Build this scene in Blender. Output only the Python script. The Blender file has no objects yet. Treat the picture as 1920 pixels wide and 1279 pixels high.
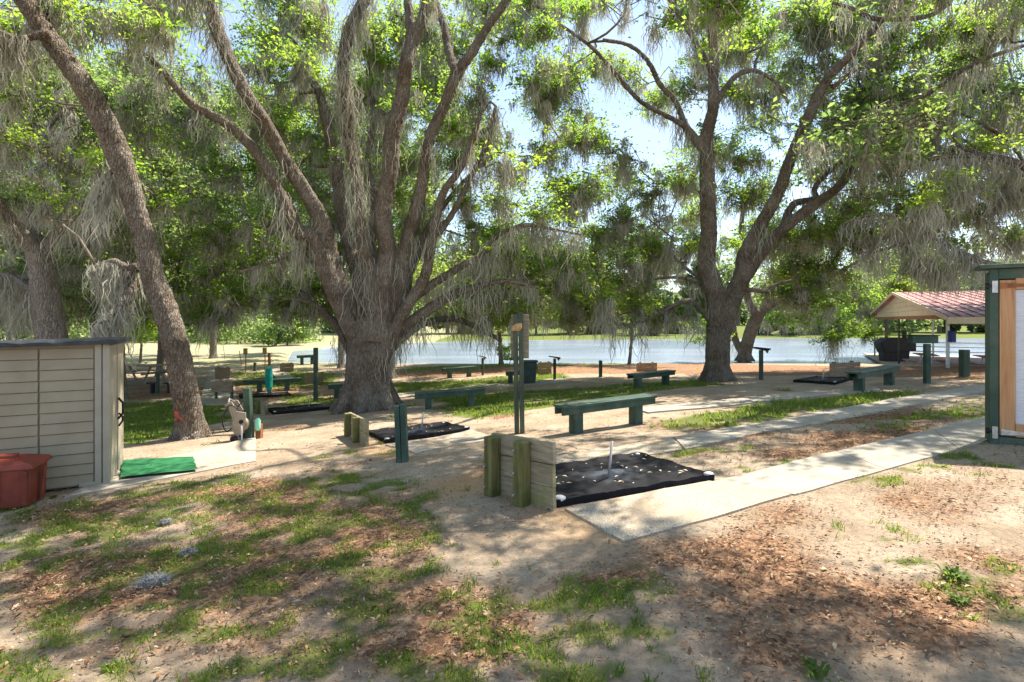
import bpy, math, random
import numpy as np
from mathutils import Vector, Matrix, Quaternion
random.seed(11)
rng = np.random.default_rng(7)
SC = bpy.context.scene
COL = SC.collection
PI = math.pi
# ---------------------------------------------------------------- camera
F, CZ = 1000.0, 1.75            # focal length in photo pixels, eye height
cam = bpy.data.cameras.new('camera'); cam.sensor_width = 36; cam.lens = 36*F/1920
cam.shift_y = -39.5/1920; cam.clip_start = 0.05; cam.clip_end = 3000
camo = bpy.data.objects.new('camera', cam); COL.objects.link(camo)
camo.location = (0, 0, CZ); camo.rotation_euler = (PI/2, 0, 0)
SC.camera = camo
# ---------------------------------------------------------------- light
SUN_AZ, SUN_EL = math.radians(58), math.radians(60)     # azimuth clockwise from +Y
sd = Vector((math.sin(SUN_AZ)*math.cos(SUN_EL), math.cos(SUN_AZ)*math.cos(SUN_EL), math.sin(SUN_EL)))
sl = bpy.data.lights.new('sun', 'SUN'); sl.energy = 5.0; sl.angle = math.radians(0.53); sl.color = (1, .91, .78)
so = bpy.data.objects.new('sun', sl); COL.objects.link(so); so.rotation_euler = sd.to_track_quat('Z', 'Y').to_euler()
W = bpy.data.worlds.new('World'); SC.world = W; W.use_nodes = True
wn = W.node_tree; wn.nodes.clear()
def N(nt, t, **kw):
    n = nt.nodes.new(t)
    for k, v in kw.items():
        if k.startswith('i_'):
            n.inputs[int(k[2:])].default_value = v
        else: setattr(n, k, v)
    return n
wo = N(wn, 'ShaderNodeOutputWorld'); bg = N(wn, 'ShaderNodeBackground')
sky = N(wn, 'ShaderNodeTexSky', sky_type='NISHITA', sun_disc=False, sun_elevation=SUN_EL, sun_rotation=SUN_AZ, air_density=1.0, dust_density=0.6, ozone_density=1.4)
tc = N(wn, 'ShaderNodeTexCoord'); mp = N(wn, 'ShaderNodeMapping'); mp.inputs['Scale'].default_value = (1, 1, 2.6)
nz = N(wn, 'ShaderNodeTexNoise'); nz.inputs['Scale'].default_value = 2.2; nz.inputs['Detail'].default_value = 8; nz.inputs['Roughness'].default_value = .6
rp = N(wn, 'ShaderNodeValToRGB'); rp.color_ramp.elements[0].position = .40; rp.color_ramp.elements[1].position = .66
mx = N(wn, 'ShaderNodeMix', data_type='RGBA'); mx.inputs['B'].default_value = (2.6, 2.95, 3.5, 1)
ml = N(wn, 'ShaderNodeMath', operation='MULTIPLY'); ml.inputs[1].default_value = .8
wn.links.new(tc.outputs['Generated'], mp.inputs[0]); wn.links.new(mp.outputs[0], nz.inputs['Vector'])
wn.links.new(nz.outputs[0], rp.inputs[0]); wn.links.new(rp.outputs[0], ml.inputs[0]); wn.links.new(ml.outputs[0], mx.inputs['Factor'])
wn.links.new(sky.outputs[0], mx.inputs['A']); wn.links.new(mx.outputs['Result'], bg.inputs[0]); wn.links.new(bg.outputs[0], wo.inputs[0])
bg.inputs[1].default_value = 0.128
vs = SC.view_settings; vs.view_transform = 'Standard'; vs.look = 'None'; vs.exposure = 1.38; vs.gamma = 1; vs.use_curve_mapping = False
# ---------------------------------------------------------------- noise, terrain
def _h(ix, iy, s):
    n = (ix*374761393 + iy*668265263 + s*974634777) & 0xffffffff
    n = ((n ^ (n >> 13))*1274126177) & 0xffffffff
    return ((n ^ (n >> 16)) & 0xffffff)/float(0xffffff)
def vnoise(x, y, s=0):
    x = np.asarray(x, float); y = np.asarray(y, float)
    ix = np.floor(x).astype(np.int64); iy = np.floor(y).astype(np.int64)
    fx = x-ix; fy = y-iy; fx = fx*fx*(3-2*fx); fy = fy*fy*(3-2*fy)
    a = _h(ix, iy, s); b = _h(ix+1, iy, s); c = _h(ix, iy+1, s); d = _h(ix+1, iy+1, s)
    return (a*(1-fx)+b*fx)*(1-fy)+(c*(1-fx)+d*fx)*fy
def fbm(x, y, s=0, o=4):
    r = 0; a = .5; t = 0
    for k in range(o):
        r = r+a*vnoise(np.asarray(x)*2**k, np.asarray(y)*2**k, s+k); t += a; a *= .5
    return r/t
def pip(x, y, poly):
    """signed-ish distance to polygon: negative inside"""
    x = np.asarray(x, float); y = np.asarray(y, float)
    ins = np.zeros(x.shape, bool); dm = np.full(x.shape, 1e9)
    n = len(poly)
    for i in range(n):
        x1, y1 = poly[i]; x2, y2 = poly[(i+1) % n]
        c = ((y1 > y) != (y2 > y)) & (x < (x2-x1)*(y-y1)/((y2-y1) if y2 != y1 else 1e-9)+x1)
        ins ^= c
        dx, dy = x2-x1, y2-y1; L = dx*dx+dy*dy+1e-12
        t = np.clip(((x-x1)*dx+(y-y1)*dy)/L, 0, 1)
        dm = np.minimum(dm, np.hypot(x-x1-t*dx, y-y1-t*dy))
    return np.where(ins, -dm, dm)
LAKE = [(-13.2, 32.5), (-18, 45), (-16, 56), (-5, 66), (12, 71), (35, 75), (60, 76), (95, 74), (130, 55), (120, 32), (60, 29.5), (30, 31), (14, 31.5), (0, 31), (-8, 31.5)]
WZ = -0.86
def gz(x, y, lake=True):
    x = np.asarray(x, float); y = np.asarray(y, float)
    g = np.interp(y, [-30, 0, 7.5, 16, 30, 60, 85, 130, 3000], [.4, .12, -.02, -.445, -.70, -.70, -.55, .3, .6])
    a = np.interp(y, [-5, 2, 5, 14, 30], [.02, .03, .05, .056, 0])
    z = g+a*np.clip(x, -15, 16)
    k = np.clip((30-y)/10, .0, 1)
    z = z+k*(.05*(fbm(x*.35, y*.35, 5, 2)-.5)+.03*(fbm(x*1.7, y*1.7, 9, 3)-.5))
    if lake:
        d = pip(x, y, LAKE)
        z = np.where(d < 1.2, z+(-1.7-z)*np.clip((1.2-d)/4.5, 0, 1)**1.0, z)
    return z
def P(px, py, d):
    return Vector(((px-960)/F*d, d, CZ-(py-600)/F*d))
def G(px, py, lift=0.0):
    d = np.concatenate([np.arange(.8, 40, .02), np.arange(40, 400, .2)])
    g = gz((px-960)/F*d, d, False); r = CZ-(py-600)/F*d
    i = np.argmax(r < g)
    dd = float(d[i]) if r[i] < g[i] else 120.0
    return Vector(((px-960)/F*dd, dd, float(gz((px-960)/F*dd, dd, False))+lift))
# ---------------------------------------------------------------- materials
MATS = {}
def mat(name, base, rough=.85, fn=None, metal=0, spec=.3):
    m = bpy.data.materials.new(name); m.use_nodes = True; nt = m.node_tree
    b = nt.nodes['Principled BSDF']; b.inputs['Base Color'].default_value = (*base, 1)
    b.inputs['Roughness'].default_value = rough; b.inputs['Metallic'].default_value = metal
    b.inputs['Specular IOR Level'].default_value = spec
    if fn: fn(nt, b)
    MATS[name] = m; return m
def coords(nt, scale=(1, 1, 1), src='Object', rot=(0, 0, 0)):
    t = N(nt, 'ShaderNodeTexCoord'); p = N(nt, 'ShaderNodeMapping'); p.inputs['Scale'].default_value = scale; p.inputs['Rotation'].default_value = rot
    if src == 'World':
        g = N(nt, 'ShaderNodeNewGeometry'); nt.links.new(g.outputs['Position'], p.inputs[0])
    else: nt.links.new(t.outputs[src], p.inputs[0])
    return p.outputs[0]
def noise(nt, vec, scale, detail=6, rough=.6, dist=0):
    n = N(nt, 'ShaderNodeTexNoise'); n.inputs['Scale'].default_value = scale; n.inputs['Detail'].default_value = detail
    n.inputs['Roughness'].default_value = rough; n.inputs['Distortion'].default_value = dist; nt.links.new(vec, n.inputs['Vector']); return n.outputs[0]
def ramp(nt, fac, stops):
    r = N(nt, 'ShaderNodeValToRGB'); cr = r.color_ramp
    while len(cr.elements) < len(stops): cr.elements.new(.5)
    for e, (p, c) in zip(cr.elements, stops):
        e.position = p; e.color = (*c, 1) if len(c) == 3 else c
    nt.links.new(fac, r.inputs[0]); return r.outputs[0]
def mixc(nt, fac, a, b, mode='MIX'):
    m = N(nt, 'ShaderNodeMix', data_type='RGBA', blend_type=mode)
    for s, v in (('Factor', fac), ('A', a), ('B', b)):
        if isinstance(v, (int, float)): m.inputs[s].default_value = v
        elif isinstance(v, tuple): m.inputs[s].default_value = (*v, 1)
        else: nt.links.new(v, m.inputs[s])
    return m.outputs['Result']
def bump(nt, b, h, strength=.5, dist=.02):
    n = N(nt, 'ShaderNodeBump'); n.inputs['Strength'].default_value = strength; n.inputs['Distance'].default_value = dist
    nt.links.new(h, n.inputs['Height']); nt.links.new(n.outputs[0], b.inputs['Normal'])
def G3(v): return (v, v, v)
def variegated(c1, c2, scale=6, bs=.3, bd=.01, stretch=(1, 1, 1), c3=None, fine=40, lo=.35, hi=.65):
    def f(nt, b):
        v = coords(nt, stretch)
        n1 = noise(nt, v, scale, 8); col = ramp(nt, n1, [(lo, c1), (hi, c2)])
        if c3:
            n3 = noise(nt, coords(nt, (1, 1, 1)), scale*.37+1, 5); col = mixc(nt, ramp(nt, n3, [(.5, G3(0)), (.68, G3(1))]), col, c3)
        nt.links.new(col, b.inputs['Base Color'])
        n2 = noise(nt, v, fine, 6); bump(nt, b, n2, bs, bd)
    return f
def bark(c1, c2, c3):
    def f(nt, b):
        v = coords(nt, (1, 1, .22)); wv = noise(nt, coords(nt), 5, 3)
        vm = N(nt, 'ShaderNodeVectorMath', operation='MULTIPLY_ADD'); nt.links.new(wv, vm.inputs[0]); vm.inputs[1].default_value = (.09, .09, .14); nt.links.new(v, vm.inputs[2])
        vo = N(nt, 'ShaderNodeTexVoronoi', feature='DISTANCE_TO_EDGE'); vo.inputs['Scale'].default_value = 30; nt.links.new(vm.outputs[0], vo.inputs['Vector'])
        e = ramp(nt, vo.outputs[0], [(0, G3(0)), (.12, G3(.7)), (.4, G3(1))])
        n = noise(nt, vm.outputs[0], 28, 8, .7)
        hh = mixc(nt, .42, e, n)
        big = noise(nt, coords(nt), 1.6, 6, .65)
        col = ramp(nt, n, [(.3, c1), (.68, c2)])
        col = mixc(nt, ramp(nt, big, [(.42, G3(0)), (.62, G3(.8))]), col, c3)
        col = mixc(nt, ramp(nt, vo.outputs[0], [(0, G3(.6)), (.09, G3(0))]), col, tuple(k*.35 for k in c1))
        lich = noise(nt, coords(nt), 9, 5, .7)
        col = mixc(nt, ramp(nt, lich, [(.58, G3(0)), (.7, G3(.55))]), col, (.36, .36, .28))
        nt.links.new(col, b.inputs['Base Color']); bump(nt, b, hh, 1.0, .05)
    return f
mat('bark_brown', (.2, .15, .1), .95, bark((.085, .062, .047), (.27, .215, .165), (.31, .275, .235)), spec=.15)
mat('bark_grey', (.25, .22, .2), .95, bark((.17, .135, .11), (.38, .33, .28), (.30, .26, .22)), spec=.15)
mat('twig', (.13, .10, .075), .9, variegated((.09, .065, .045), (.24, .20, .16), 9), spec=.15)
def leafy(stops, tstops, tmix=.45, nscale=.35, rough=.55):
    def f(nt, b):
        at = N(nt, 'ShaderNodeAttribute', attribute_name='rnd')
        nn = noise(nt, coords(nt, src='World'), nscale, 3)
        ad = N(nt, 'ShaderNodeMath', operation='MULTIPLY_ADD'); nt.links.new(nn, ad.inputs[0]); ad.inputs[1].default_value = 1.5
        m2 = N(nt, 'ShaderNodeMath', operation='MULTIPLY_ADD'); nt.links.new(at.outputs['Fac'], m2.inputs[0]); m2.inputs[1].default_value = .6; m2.inputs[2].default_value = -.52
        nt.links.new(m2.outputs[0], ad.inputs[2])
        nt.links.new(ramp(nt, ad.outputs[0], stops), b.inputs['Base Color'])
        tr = N(nt, 'ShaderNodeBsdfTranslucent'); nt.links.new(ramp(nt, ad.outputs[0], tstops), tr.inputs[0])
        mxs = N(nt, 'ShaderNodeMixShader'); mxs.inputs[0].default_value = tmix
        out = nt.nodes['Material Output']; nt.links.new(b.outputs[0], mxs.inputs[1]); nt.links.new(tr.outputs[0], mxs.inputs[2]); nt.links.new(mxs.outputs[0], out.inputs[0])
    return f
mat('oak_leaf', (.07, .12, .03), .5, leafy([(0, (.035, .07, .022)), (.5, (.07, .115, .025)), (1, (.12, .15, .02))], [(0, (.16, .34, .05)), (.5, (.38, .60, .06)), (1, (.58, .72, .07))], .6), spec=.45)
mat('oak_leaf_cool', (.07, .12, .05), .5, leafy([(0, (.04, .075, .04)), (1, (.10, .14, .05))], [(0, (.20, .36, .09)), (1, (.50, .64, .14))], .58), spec=.4)
mat('far_leaf', (.09, .13, .06), .7, leafy([(0, (.06, .10, .045)), (1, (.12, .14, .06))], [(0, (.22, .36, .14)), (1, (.42, .52, .18))], .5, .12), spec=.2)
mat('moss', (.3, .29, .22), .95, leafy([(0, (.26, .25, .195)), (.5, (.45, .44, .37)), (1, (.62, .61, .54))], [(0, (.24, .225, .16)), (1, (.54, .52, .43))], .42, .8), spec=.05)
mat('grass_blade', (.08, .13, .03), .6, leafy([(0, (.05, .10, .02)), (.6, (.09, .15, .025)), (1, (.22, .22, .07))], [(0, (.14, .30, .02)), (1, (.48, .56, .07))], .5, 2.5), spec=.25)
def litterf(nt, b):
    at = N(nt, 'ShaderNodeAttribute', attribute_name='rnd')
    nt.links.new(ramp(nt, at.outputs['Fac'], [(0, (.085, .05, .032)), (.3, (.17, .095, .053)), (.6, (.26, .14, .072)), (.82, (.35, .215, .125)), (.97, (.46, .35, .24)), (1, (.26, .23, .1))]), b.inputs['Base Color'])
mat('dry_leaf', (.3, .18, .1), .8, litterf, spec=.2)
def groundf(nt, b):
    v = coords(nt, src='World')
    at = N(nt, 'ShaderNodeAttribute', attribute_name='zones'); sp = N(nt, 'ShaderNodeSeparateColor'); nt.links.new(at.outputs['Color'], sp.inputs[0])
    n1 = noise(nt, v, 1.3, 8, .65); n2 = noise(nt, v, 22, 8, .75); n3 = noise(nt, v, 75, 4, .8)
    sand = ramp(nt, n1, [(.3, (.27, .20, .135)), (.5, (.38, .30, .215)), (.72, (.49, .41, .315))])
    sand = mixc(nt, ramp(nt, n2, [(.38, G3(.55)), (.56, G3(0))]), sand, (.15, .115, .09))
    sand = mixc(nt, ramp(nt, n3, [(.66, G3(0)), (.78, G3(.5))]), sand, (.16, .09, .05))
    v2 = N(nt, 'ShaderNodeTexVoronoi'); v2.inputs['Scale'].default_value = 34; nt.links.new(v, v2.inputs['Vector'])
    lit = ramp(nt, v2.outputs['Color'], [(.1, (.10, .06, .04)), (.45, (.22, .12, .07)), (.75, (.36, .21, .12)), (1, (.46, .33, .22))])
    gr = ramp(nt, n2, [(.3, (.06, .085, .025)), (.5, (.12, .15, .035)), (.7, (.20, .19, .07))])
    straw = ramp(nt, n1, [(.3, (.24, .24, .12)), (.7, (.36, .335, .21))])
    orange = (.44, .27, .13)
    fg = N(nt, 'ShaderNodeMath', operation='ADD'); nt.links.new(n2, fg.inputs[0]); fg.inputs[1].default_value = -.5
    def edge(o):
        a = N(nt, 'ShaderNodeMath', operation='MULTIPLY_ADD'); nt.links.new(fg.outputs[0], a.inputs[0]); a.inputs[1].default_value = 1.1; nt.links.new(o, a.inputs[2])
        return ramp(nt, a.outputs[0], [(.3, G3(0)), (.62, G3(1))])
    c = mixc(nt, edge(sp.outputs[1]), sand, lit)
    c = mixc(nt, edge(sp.outputs[0]), c, gr)
    c = mixc(nt, sp.outputs[2], c, straw)
    al = at.outputs['Alpha']
    c = mixc(nt, al, c, orange)
    nt.links.new(c, b.inputs['Base Color'])
    hh = mixc(nt, .5, n2, n3); bump(nt, b, hh, .9, .03)
mat('ground', (.4, .33, .27), .95, groundf, spec=.1)
mat('bed', (.1, .09, .07), .95)
mat('straw_field', (.4, .37, .2), .95, variegated((.34, .32, .16), (.46, .42, .25), .3), spec=.1)
mat('concrete', (.42, .40, .36), .9, variegated((.29, .262, .215), (.40, .365, .305), 2.5, .3, .004, c3=(.37, .29, .215), fine=120), spec=.2)
mat('aggregate', (.36, .32, .26), .9, lambda nt, b: (nt.links.new(mixc(nt, ramp(nt, noise(nt, coords(nt), 1.6, 4), [(.4, G3(0)), (.62, G3(.75))]), ramp(nt, noise(nt, coords(nt), 75, 4, .7), [(.34, (.10, .09, .075)), (.48, (.34, .30, .24)), (.66, (.56, .52, .45))]), (.47, .34, .21)), b.inputs['Base Color']), bump(nt, b, noise(nt, coords(nt), 85, 3), .8, .008)), spec=.2)
mat('green_paint', (.05, .11, .085), .6, variegated((.022, .052, .036), (.045, .09, .064), 5, .5, .006, (1, 1, .5), c3=(.085, .105, .08), fine=50), spec=.4)
mat('olive_post', (.11, .12, .03), .8, variegated((.09, .09, .03), (.21, .19, .075), 7, .5, .006, (2, 2, .3), c3=(.07, .10, .02)), spec=.2)
mat('dark_post', (.05, .06, .04), .6, variegated((.025, .035, .025), (.09, .105, .06), 7, .4, .004, (2, 2, .3)), spec=.4)
mat('pale_plank', (.4, .35, .25), .85, variegated((.19, .16, .10), (.37, .315, .22), 5, .5, .004, (.6, .6, 5), c3=(.20, .20, .07)), spec=.2)
mat('brown_plank', (.25, .18, .12), .85, variegated((.20, .145, .095), (.34, .25, .18), 5, .4, .004, (.6, .6, 5)), spec=.2)
mat('tarp', (.008, .008, .011), .75, variegated((.006, .006, .009), (.018, .018, .022), 9, .5, .006, c3=(.014, .015, .02), fine=60), spec=.2)
mat('stake', (.42, .40, .40), .45, variegated((.34, .31, .30), (.52, .50, .49), 12), metal=.3)
mat('siding', (.29, .265, .21), .6, variegated((.29, .235, .155), (.34, .28, .19), 3, .15, .002), spec=.35)
mat('siding_trim', (.36, .32, .245), .6, variegated((.33, .29, .21), (.40, .355, .28), 3, .15, .002), spec=.35)
mat('shed_roof', (.03, .035, .045), .5, variegated((.014, .017, .022), (.045, .05, .06), 8, .5, .008), spec=.4)
mat('black', (.012, .012, .014), .5, variegated((.008, .008, .01), (.022, .022, .024), 8))
mat('red_plastic', (.30, .055, .03), .5, variegated((.17, .03, .017), (.25, .05, .028), 4, .2, .003), spec=.4)
mat('turf', (.02, .20, .07), .9, variegated((.018, .105, .042), (.03, .17, .07), 6, .6, .006, fine=160), spec=.15)
mat('beige_plastic', (.33, .27, .20), .55, variegated((.29, .24, .175), (.37, .31, .24), 6))
mat('teal', (.0, .28, .24), .7, variegated((.0, .22, .19), (.02, .36, .30), 9, .5, .01, (3, 3, .5)))
mat('mint', (.25, .6, .42), .5, variegated((.22, .54, .38), (.3, .66, .48), 9))
mat('rust', (.25, .09, .04), .8, variegated((.18, .07, .035), (.34, .14, .06), 9))
mat('yellow_sign', (.42, .28, .07), .6, variegated((.34, .22, .06), (.5, .35, .1), 8))
mat('cedar', (.42, .21, .09), .6, variegated((.33, .15, .06), (.55, .31, .15), 3, .3, .003, (9, 9, .5), c3=(.46, .27, .14)), spec=.4)
mat('steel', (.5, .5, .5), .4, variegated((.38, .38, .38), (.6, .6, .6), 12), metal=.8)
mat('white_pipe', (.62, .60, .58), .5, variegated((.5, .48, .46), (.7, .68, .66), 9))
mat('cream', (.62, .50, .32), .6, variegated((.56, .45, .28), (.68, .56, .38), 3), spec=.3)
mat('red_roof', (.36, .09, .07), .6, variegated((.17, .05, .038), (.29, .10, .075), 3, .3, .01, c3=(.5, .25, .22)), spec=.3)
mat('table_wood', (.28, .22, .17), .8, variegated((.2, .16, .12), (.36, .3, .24), 6))
mat('blue', (.03, .06, .25), .6, variegated((.025, .05, .2), (.05, .09, .32), 6))
mat('can', (.045, .07, .065), .5, variegated((.035, .055, .05), (.06, .09, .08), 5))
mat('white_stone', (.68, .64, .6), .7, variegated((.55, .5, .46), (.78, .75, .72), 14))
mat('pale_bits', (.6, .52, .36), .8, variegated((.5, .4, .22), (.72, .66, .52), 30))
mat('orange_foam', (.48, .29, .12), .8, variegated((.36, .20, .08), (.58, .38, .17), 16, .8, .01))
mat('grey_moss', (.3, .3, .3), .95, variegated((.2, .2, .2), (.4, .39, .39), 30))
mat('red_paint', (.4, .06, .05), .9, variegated((.30, .05, .04), (.42, .10, .08), 12))
mat('rock', (.35, .33, .3), .9, variegated((.26, .24, .21), (.42, .4, .37), 9))
def poly_pane(nt, b):
    b.inputs['Roughness'].default_value = .45
    col = ramp(nt, noise(nt, coords(nt, (1, 1, 14)), 9, 4), [(.35, (.47, .50, .56)), (.65, (.62, .65, .71))]); nt.links.new(col, b.inputs['Base Color'])
    bump(nt, b, noise(nt, coords(nt, (1, 1, 20)), 8, 3), .2, .003)
mat('poly_pane', (.55, .58, .62), .4, poly_pane)
def waterf(nt, b):
    v = coords(nt, (1, 2.2, 1), 'World')
    nt.links.new(ramp(nt, noise(nt, coords(nt, (.3, 1, 1), 'World'), .25, 3), [(.4, (.20, .25, .31)), (.65, (.30, .35, .41))]), b.inputs['Base Color'])
    bump(nt, b, noise(nt, v, 2.6, 5, .6), .35, .06)
mat('water', (.2, .25, .3), .18, waterf, spec=.7)
def pale_centre(nt, b):  # base colour runs from a grey-blue centre to near-black edges, broken by noise
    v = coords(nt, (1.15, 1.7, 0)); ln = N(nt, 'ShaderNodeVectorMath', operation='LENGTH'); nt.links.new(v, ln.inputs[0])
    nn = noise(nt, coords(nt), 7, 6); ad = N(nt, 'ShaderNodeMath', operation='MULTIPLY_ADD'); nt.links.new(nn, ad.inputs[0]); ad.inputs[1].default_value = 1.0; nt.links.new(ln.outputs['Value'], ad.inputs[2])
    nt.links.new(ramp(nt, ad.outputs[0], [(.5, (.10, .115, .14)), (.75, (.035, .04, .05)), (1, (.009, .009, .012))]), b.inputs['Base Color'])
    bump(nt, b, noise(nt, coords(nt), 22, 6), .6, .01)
mat('tarp', (.01, .01, .012), .8, pale_centre, spec=.2)
# ---------------------------------------------------------------- mesh helpers
def link(o, parent=None):
    COL.objects.link(o)
    if parent is not None: o.parent = parent
    return o
def wloc(o):
    v = Vector((0, 0, 0))
    while o is not None: v += o.location; o = o.parent
    return v
def tag(o, label=None, cat=None, group=None, kind=None):
    if label: o['label'] = label
    if cat: o['category'] = cat
    if group: o['group'] = group
    if kind: o['kind'] = kind
    return o
def empty(name, loc, label, cat, group=None):
    o = bpy.data.objects.new(name, None); o.empty_display_size = .2; o.location = loc; link(o); return tag(o, label, cat, group)
class MB:
    def __init__(s): s.v = []; s.f = []
    def add(s, vs, fs):
        n = len(s.v); s.v += [tuple(v) for v in vs]; s.f += [tuple(i+n for i in f) for f in fs]; return s
    def box(s, c, size, ax=None, tz=None):
        """c centre, size (along ax, across, up); ax horizontal direction vector"""
        ax = Vector(ax or (1, 0, 0)).normalized(); up = Vector(tz or (0, 0, 1)).normalized()
        ay = up.cross(ax).normalized(); up = ax.cross(ay)
        c = Vector(c); a, b, d = size[0]/2, size[1]/2, size[2]/2
        vs = [c+ax*a*i+ay*b*j+up*d*k for k in (-1, 1) for j in (-1, 1) for i in (-1, 1)]
        return s.add(vs, [(0, 2, 3, 1), (4, 5, 7, 6), (0, 1, 5, 4), (2, 6, 7, 3), (0, 4, 6, 2), (1, 3, 7, 5)])
    def beam(s, a, b, w, h, up=(0, 0, 1)):
        a = Vector(a); b = Vector(b); ax = b-a
        if abs(ax.normalized().dot(Vector(up))) > .98: up = (1, 0, 0)
        u = Vector(up); ay = u.cross(ax).normalized(); u = ax.normalized().cross(ay)
        return s.box((a+b)/2, (ax.length, w, h), ax, u)
    def tube(s, pts, rad, sides=8, cap=True, wob=0, seed=0):
        pts = [Vector(p) for p in pts]; n = len(pts)
        if not hasattr(rad, '__len__'): rad = [rad]*n
        t = (pts[1]-pts[0]).normalized(); r = t.orthogonal().normalized(); vs = []
        for i in range(n):
            t2 = (pts[min(i+1, n-1)]-pts[max(i-1, 0)]).normalized()
            q = t.rotation_difference(t2); r = (q @ r).normalized(); t = t2; u = t.cross(r)
            for k in range(sides):
                a = 2*PI*k/sides; rr = rad[i]
                if wob: rr *= 1+wob*(.5*math.sin(3*a+seed+i*.21)+.35*math.sin(5*a+seed*2-i*.13)+.3*math.sin(2*a-seed+i*.4)+.25*math.sin(8*a+i*.3+seed))
                vs.append(pts[i]+(r*math.cos(a)+u*math.sin(a))*rr)
        fs = [(i*sides+k, i*sides+(k+1) % sides, (i+1)*sides+(k+1) % sides, (i+1)*sides+k) for i in range(n-1) for k in range(sides)]
        if cap: fs += [tuple(reversed(range(sides))), tuple(range((n-1)*sides, n*sides))]
        return s.add(vs, fs)
    def prism(s, poly, ext):
        """polygon (list of points) extruded by vector ext"""
        n = len(poly); e = Vector(ext); p = [Vector(q) for q in poly]
        return s.add(p+[q+e for q in p], [tuple(reversed(range(n))), tuple(range(n, 2*n))]+[(i, (i+1) % n, n+(i+1) % n, n+i) for i in range(n)])
    def build(s, name, m, parent=None, bevel=0, smooth=False, loc=None):
        me = bpy.data.meshes.new(name); base = wloc(parent) if parent is not None else Vector(loc or (0, 0, 0))
        me.from_pydata([tuple(Vector(v)-base) for v in s.v], [], s.f); me.materials.append(MATS[m])
        o = bpy.data.objects.new(name, me); link(o, parent)
        if parent is None: o.location = base
        import bmesh
        b = bmesh.new(); b.from_mesh(me); bmesh.ops.recalc_face_normals(b, faces=b.faces); b.to_mesh(me); b.free()
        if bevel:
            md = o.modifiers.new('bevel', 'BEVEL'); md.width = bevel; md.segments = 2; md.limit_method = 'ANGLE'
        if smooth: me.polygons.foreach_set('use_smooth', [True]*len(me.polygons))
        return o
def np_mesh(name, V, Fc, m, parent=None, rnd=None, smooth=False):
    V = np.asarray(V, np.float32); Fc = np.asarray(Fc, np.int32)
    if parent is not None: V = V-np.array(wloc(parent), np.float32)
    me = bpy.data.meshes.new(name); k = Fc.shape[1]; n = len(Fc)
    me.vertices.add(len(V)); me.vertices.foreach_set('co', V.ravel())
    me.loops.add(n*k); me.loops.foreach_set('vertex_index', Fc.ravel())
    me.polygons.add(n); me.polygons.foreach_set('loop_start', np.arange(n, dtype=np.int32)*k)
    me.polygons.foreach_set('loop_total', np.full(n, k, np.int32))
    if smooth: me.polygons.foreach_set('use_smooth', np.ones(n, bool))
    me.update(calc_edges=True)
    if rnd is not None:
        a = me.attributes.new('rnd', 'FLOAT', 'FACE'); a.data.foreach_set('value', np.asarray(rnd, np.float32))
    me.materials.append(MATS[m]); o = bpy.data.objects.new(name, me); link(o, parent); return o
def unit(a): return a/np.maximum(np.linalg.norm(a, axis=1, keepdims=True), 1e-9)
def leaves_mesh(name, C, m, parent, size=.1, wid=.5, up=.6):
    """C (n,3) leaf centres -> one folded quad per leaf"""
    n = len(C); C = np.asarray(C)
    nrm = rng.normal(size=(n, 3)); nrm[:, 2] = np.abs(nrm[:, 2])+up; nrm = unit(nrm)
    d = unit(np.cross(nrm, rng.normal(size=(n, 3)))); s = np.cross(nrm, d)
    L = (size*np.clip(rng.lognormal(-.08, .33, n), .45, 1.45))[:, None]; w = L*wid*.5
    V = np.stack([C-d*L*.5, C+s*w+nrm*L*.10, C+d*L*.5, C-s*w+nrm*L*.10], 1).reshape(-1, 3)
    return np_mesh(name, V, np.arange(n*4).reshape(-1, 4), m, parent, rng.random(n))
def strands_mesh(name, A, L, Wd, m, parent, wave=.05, wind=None):
    """hanging ribbons from anchors A (n,3), lengths L, widths Wd"""
    n = len(A); K = 6; t = np.linspace(0, 1, K)[None, :, None]
    ang = rng.uniform(0, 2*PI, n); side = np.stack([np.cos(ang), np.sin(ang), rng.normal(0, .2, n)], 1)[:, None, :]
    wv = np.cumsum(rng.normal(0, wave, (n, K, 3)), 1)*L[:, None, None]; wv[:, :, 2] *= .3
    if wind is None: wind = np.tile(np.array([[0, 0, -1.]]), (n, 1))
    ctr = A[:, None, :]+wind[:, None, :]*t*L[:, None, None]+wv
    wp = np.array([.55, 1, .75, .95, .5, .08])[None, :, None]*Wd[:, None, None]*.5
    V = np.stack([ctr-side*wp, ctr+side*wp], 2).reshape(n, K*2, 3)
    idx = np.array([[2*i, 2*i+1, 2*i+3, 2*i+2] for i in range(K-1)])
    Fc = (np.arange(n)[:, None, None]*K*2+idx[None]).reshape(-1, 4)
    return np_mesh(name, V.reshape(-1, 3), Fc, m, parent, np.repeat(rng.random(n), K-1))
def catmull(pts, rad, sub=4):
    out = []; ro = []
    n = len(pts)
    for i in range(n-1):
        p0 = pts[max(i-1, 0)]; p1 = pts[i]; p2 = pts[i+1]; p3 = pts[min(i+2, n-1)]
        for k in range(sub):
            t = k/sub
            out.append(.5*((2*p1)+(p2-p0)*t+(2*p0-5*p1+4*p2-p3)*t*t+(3*p1-p0-3*p2+p3)*t**3)); ro.append(rad[i]*(1-t)+rad[i+1]*t)
    out.append(pts[-1]); ro.append(rad[-1]); return out, ro
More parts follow.
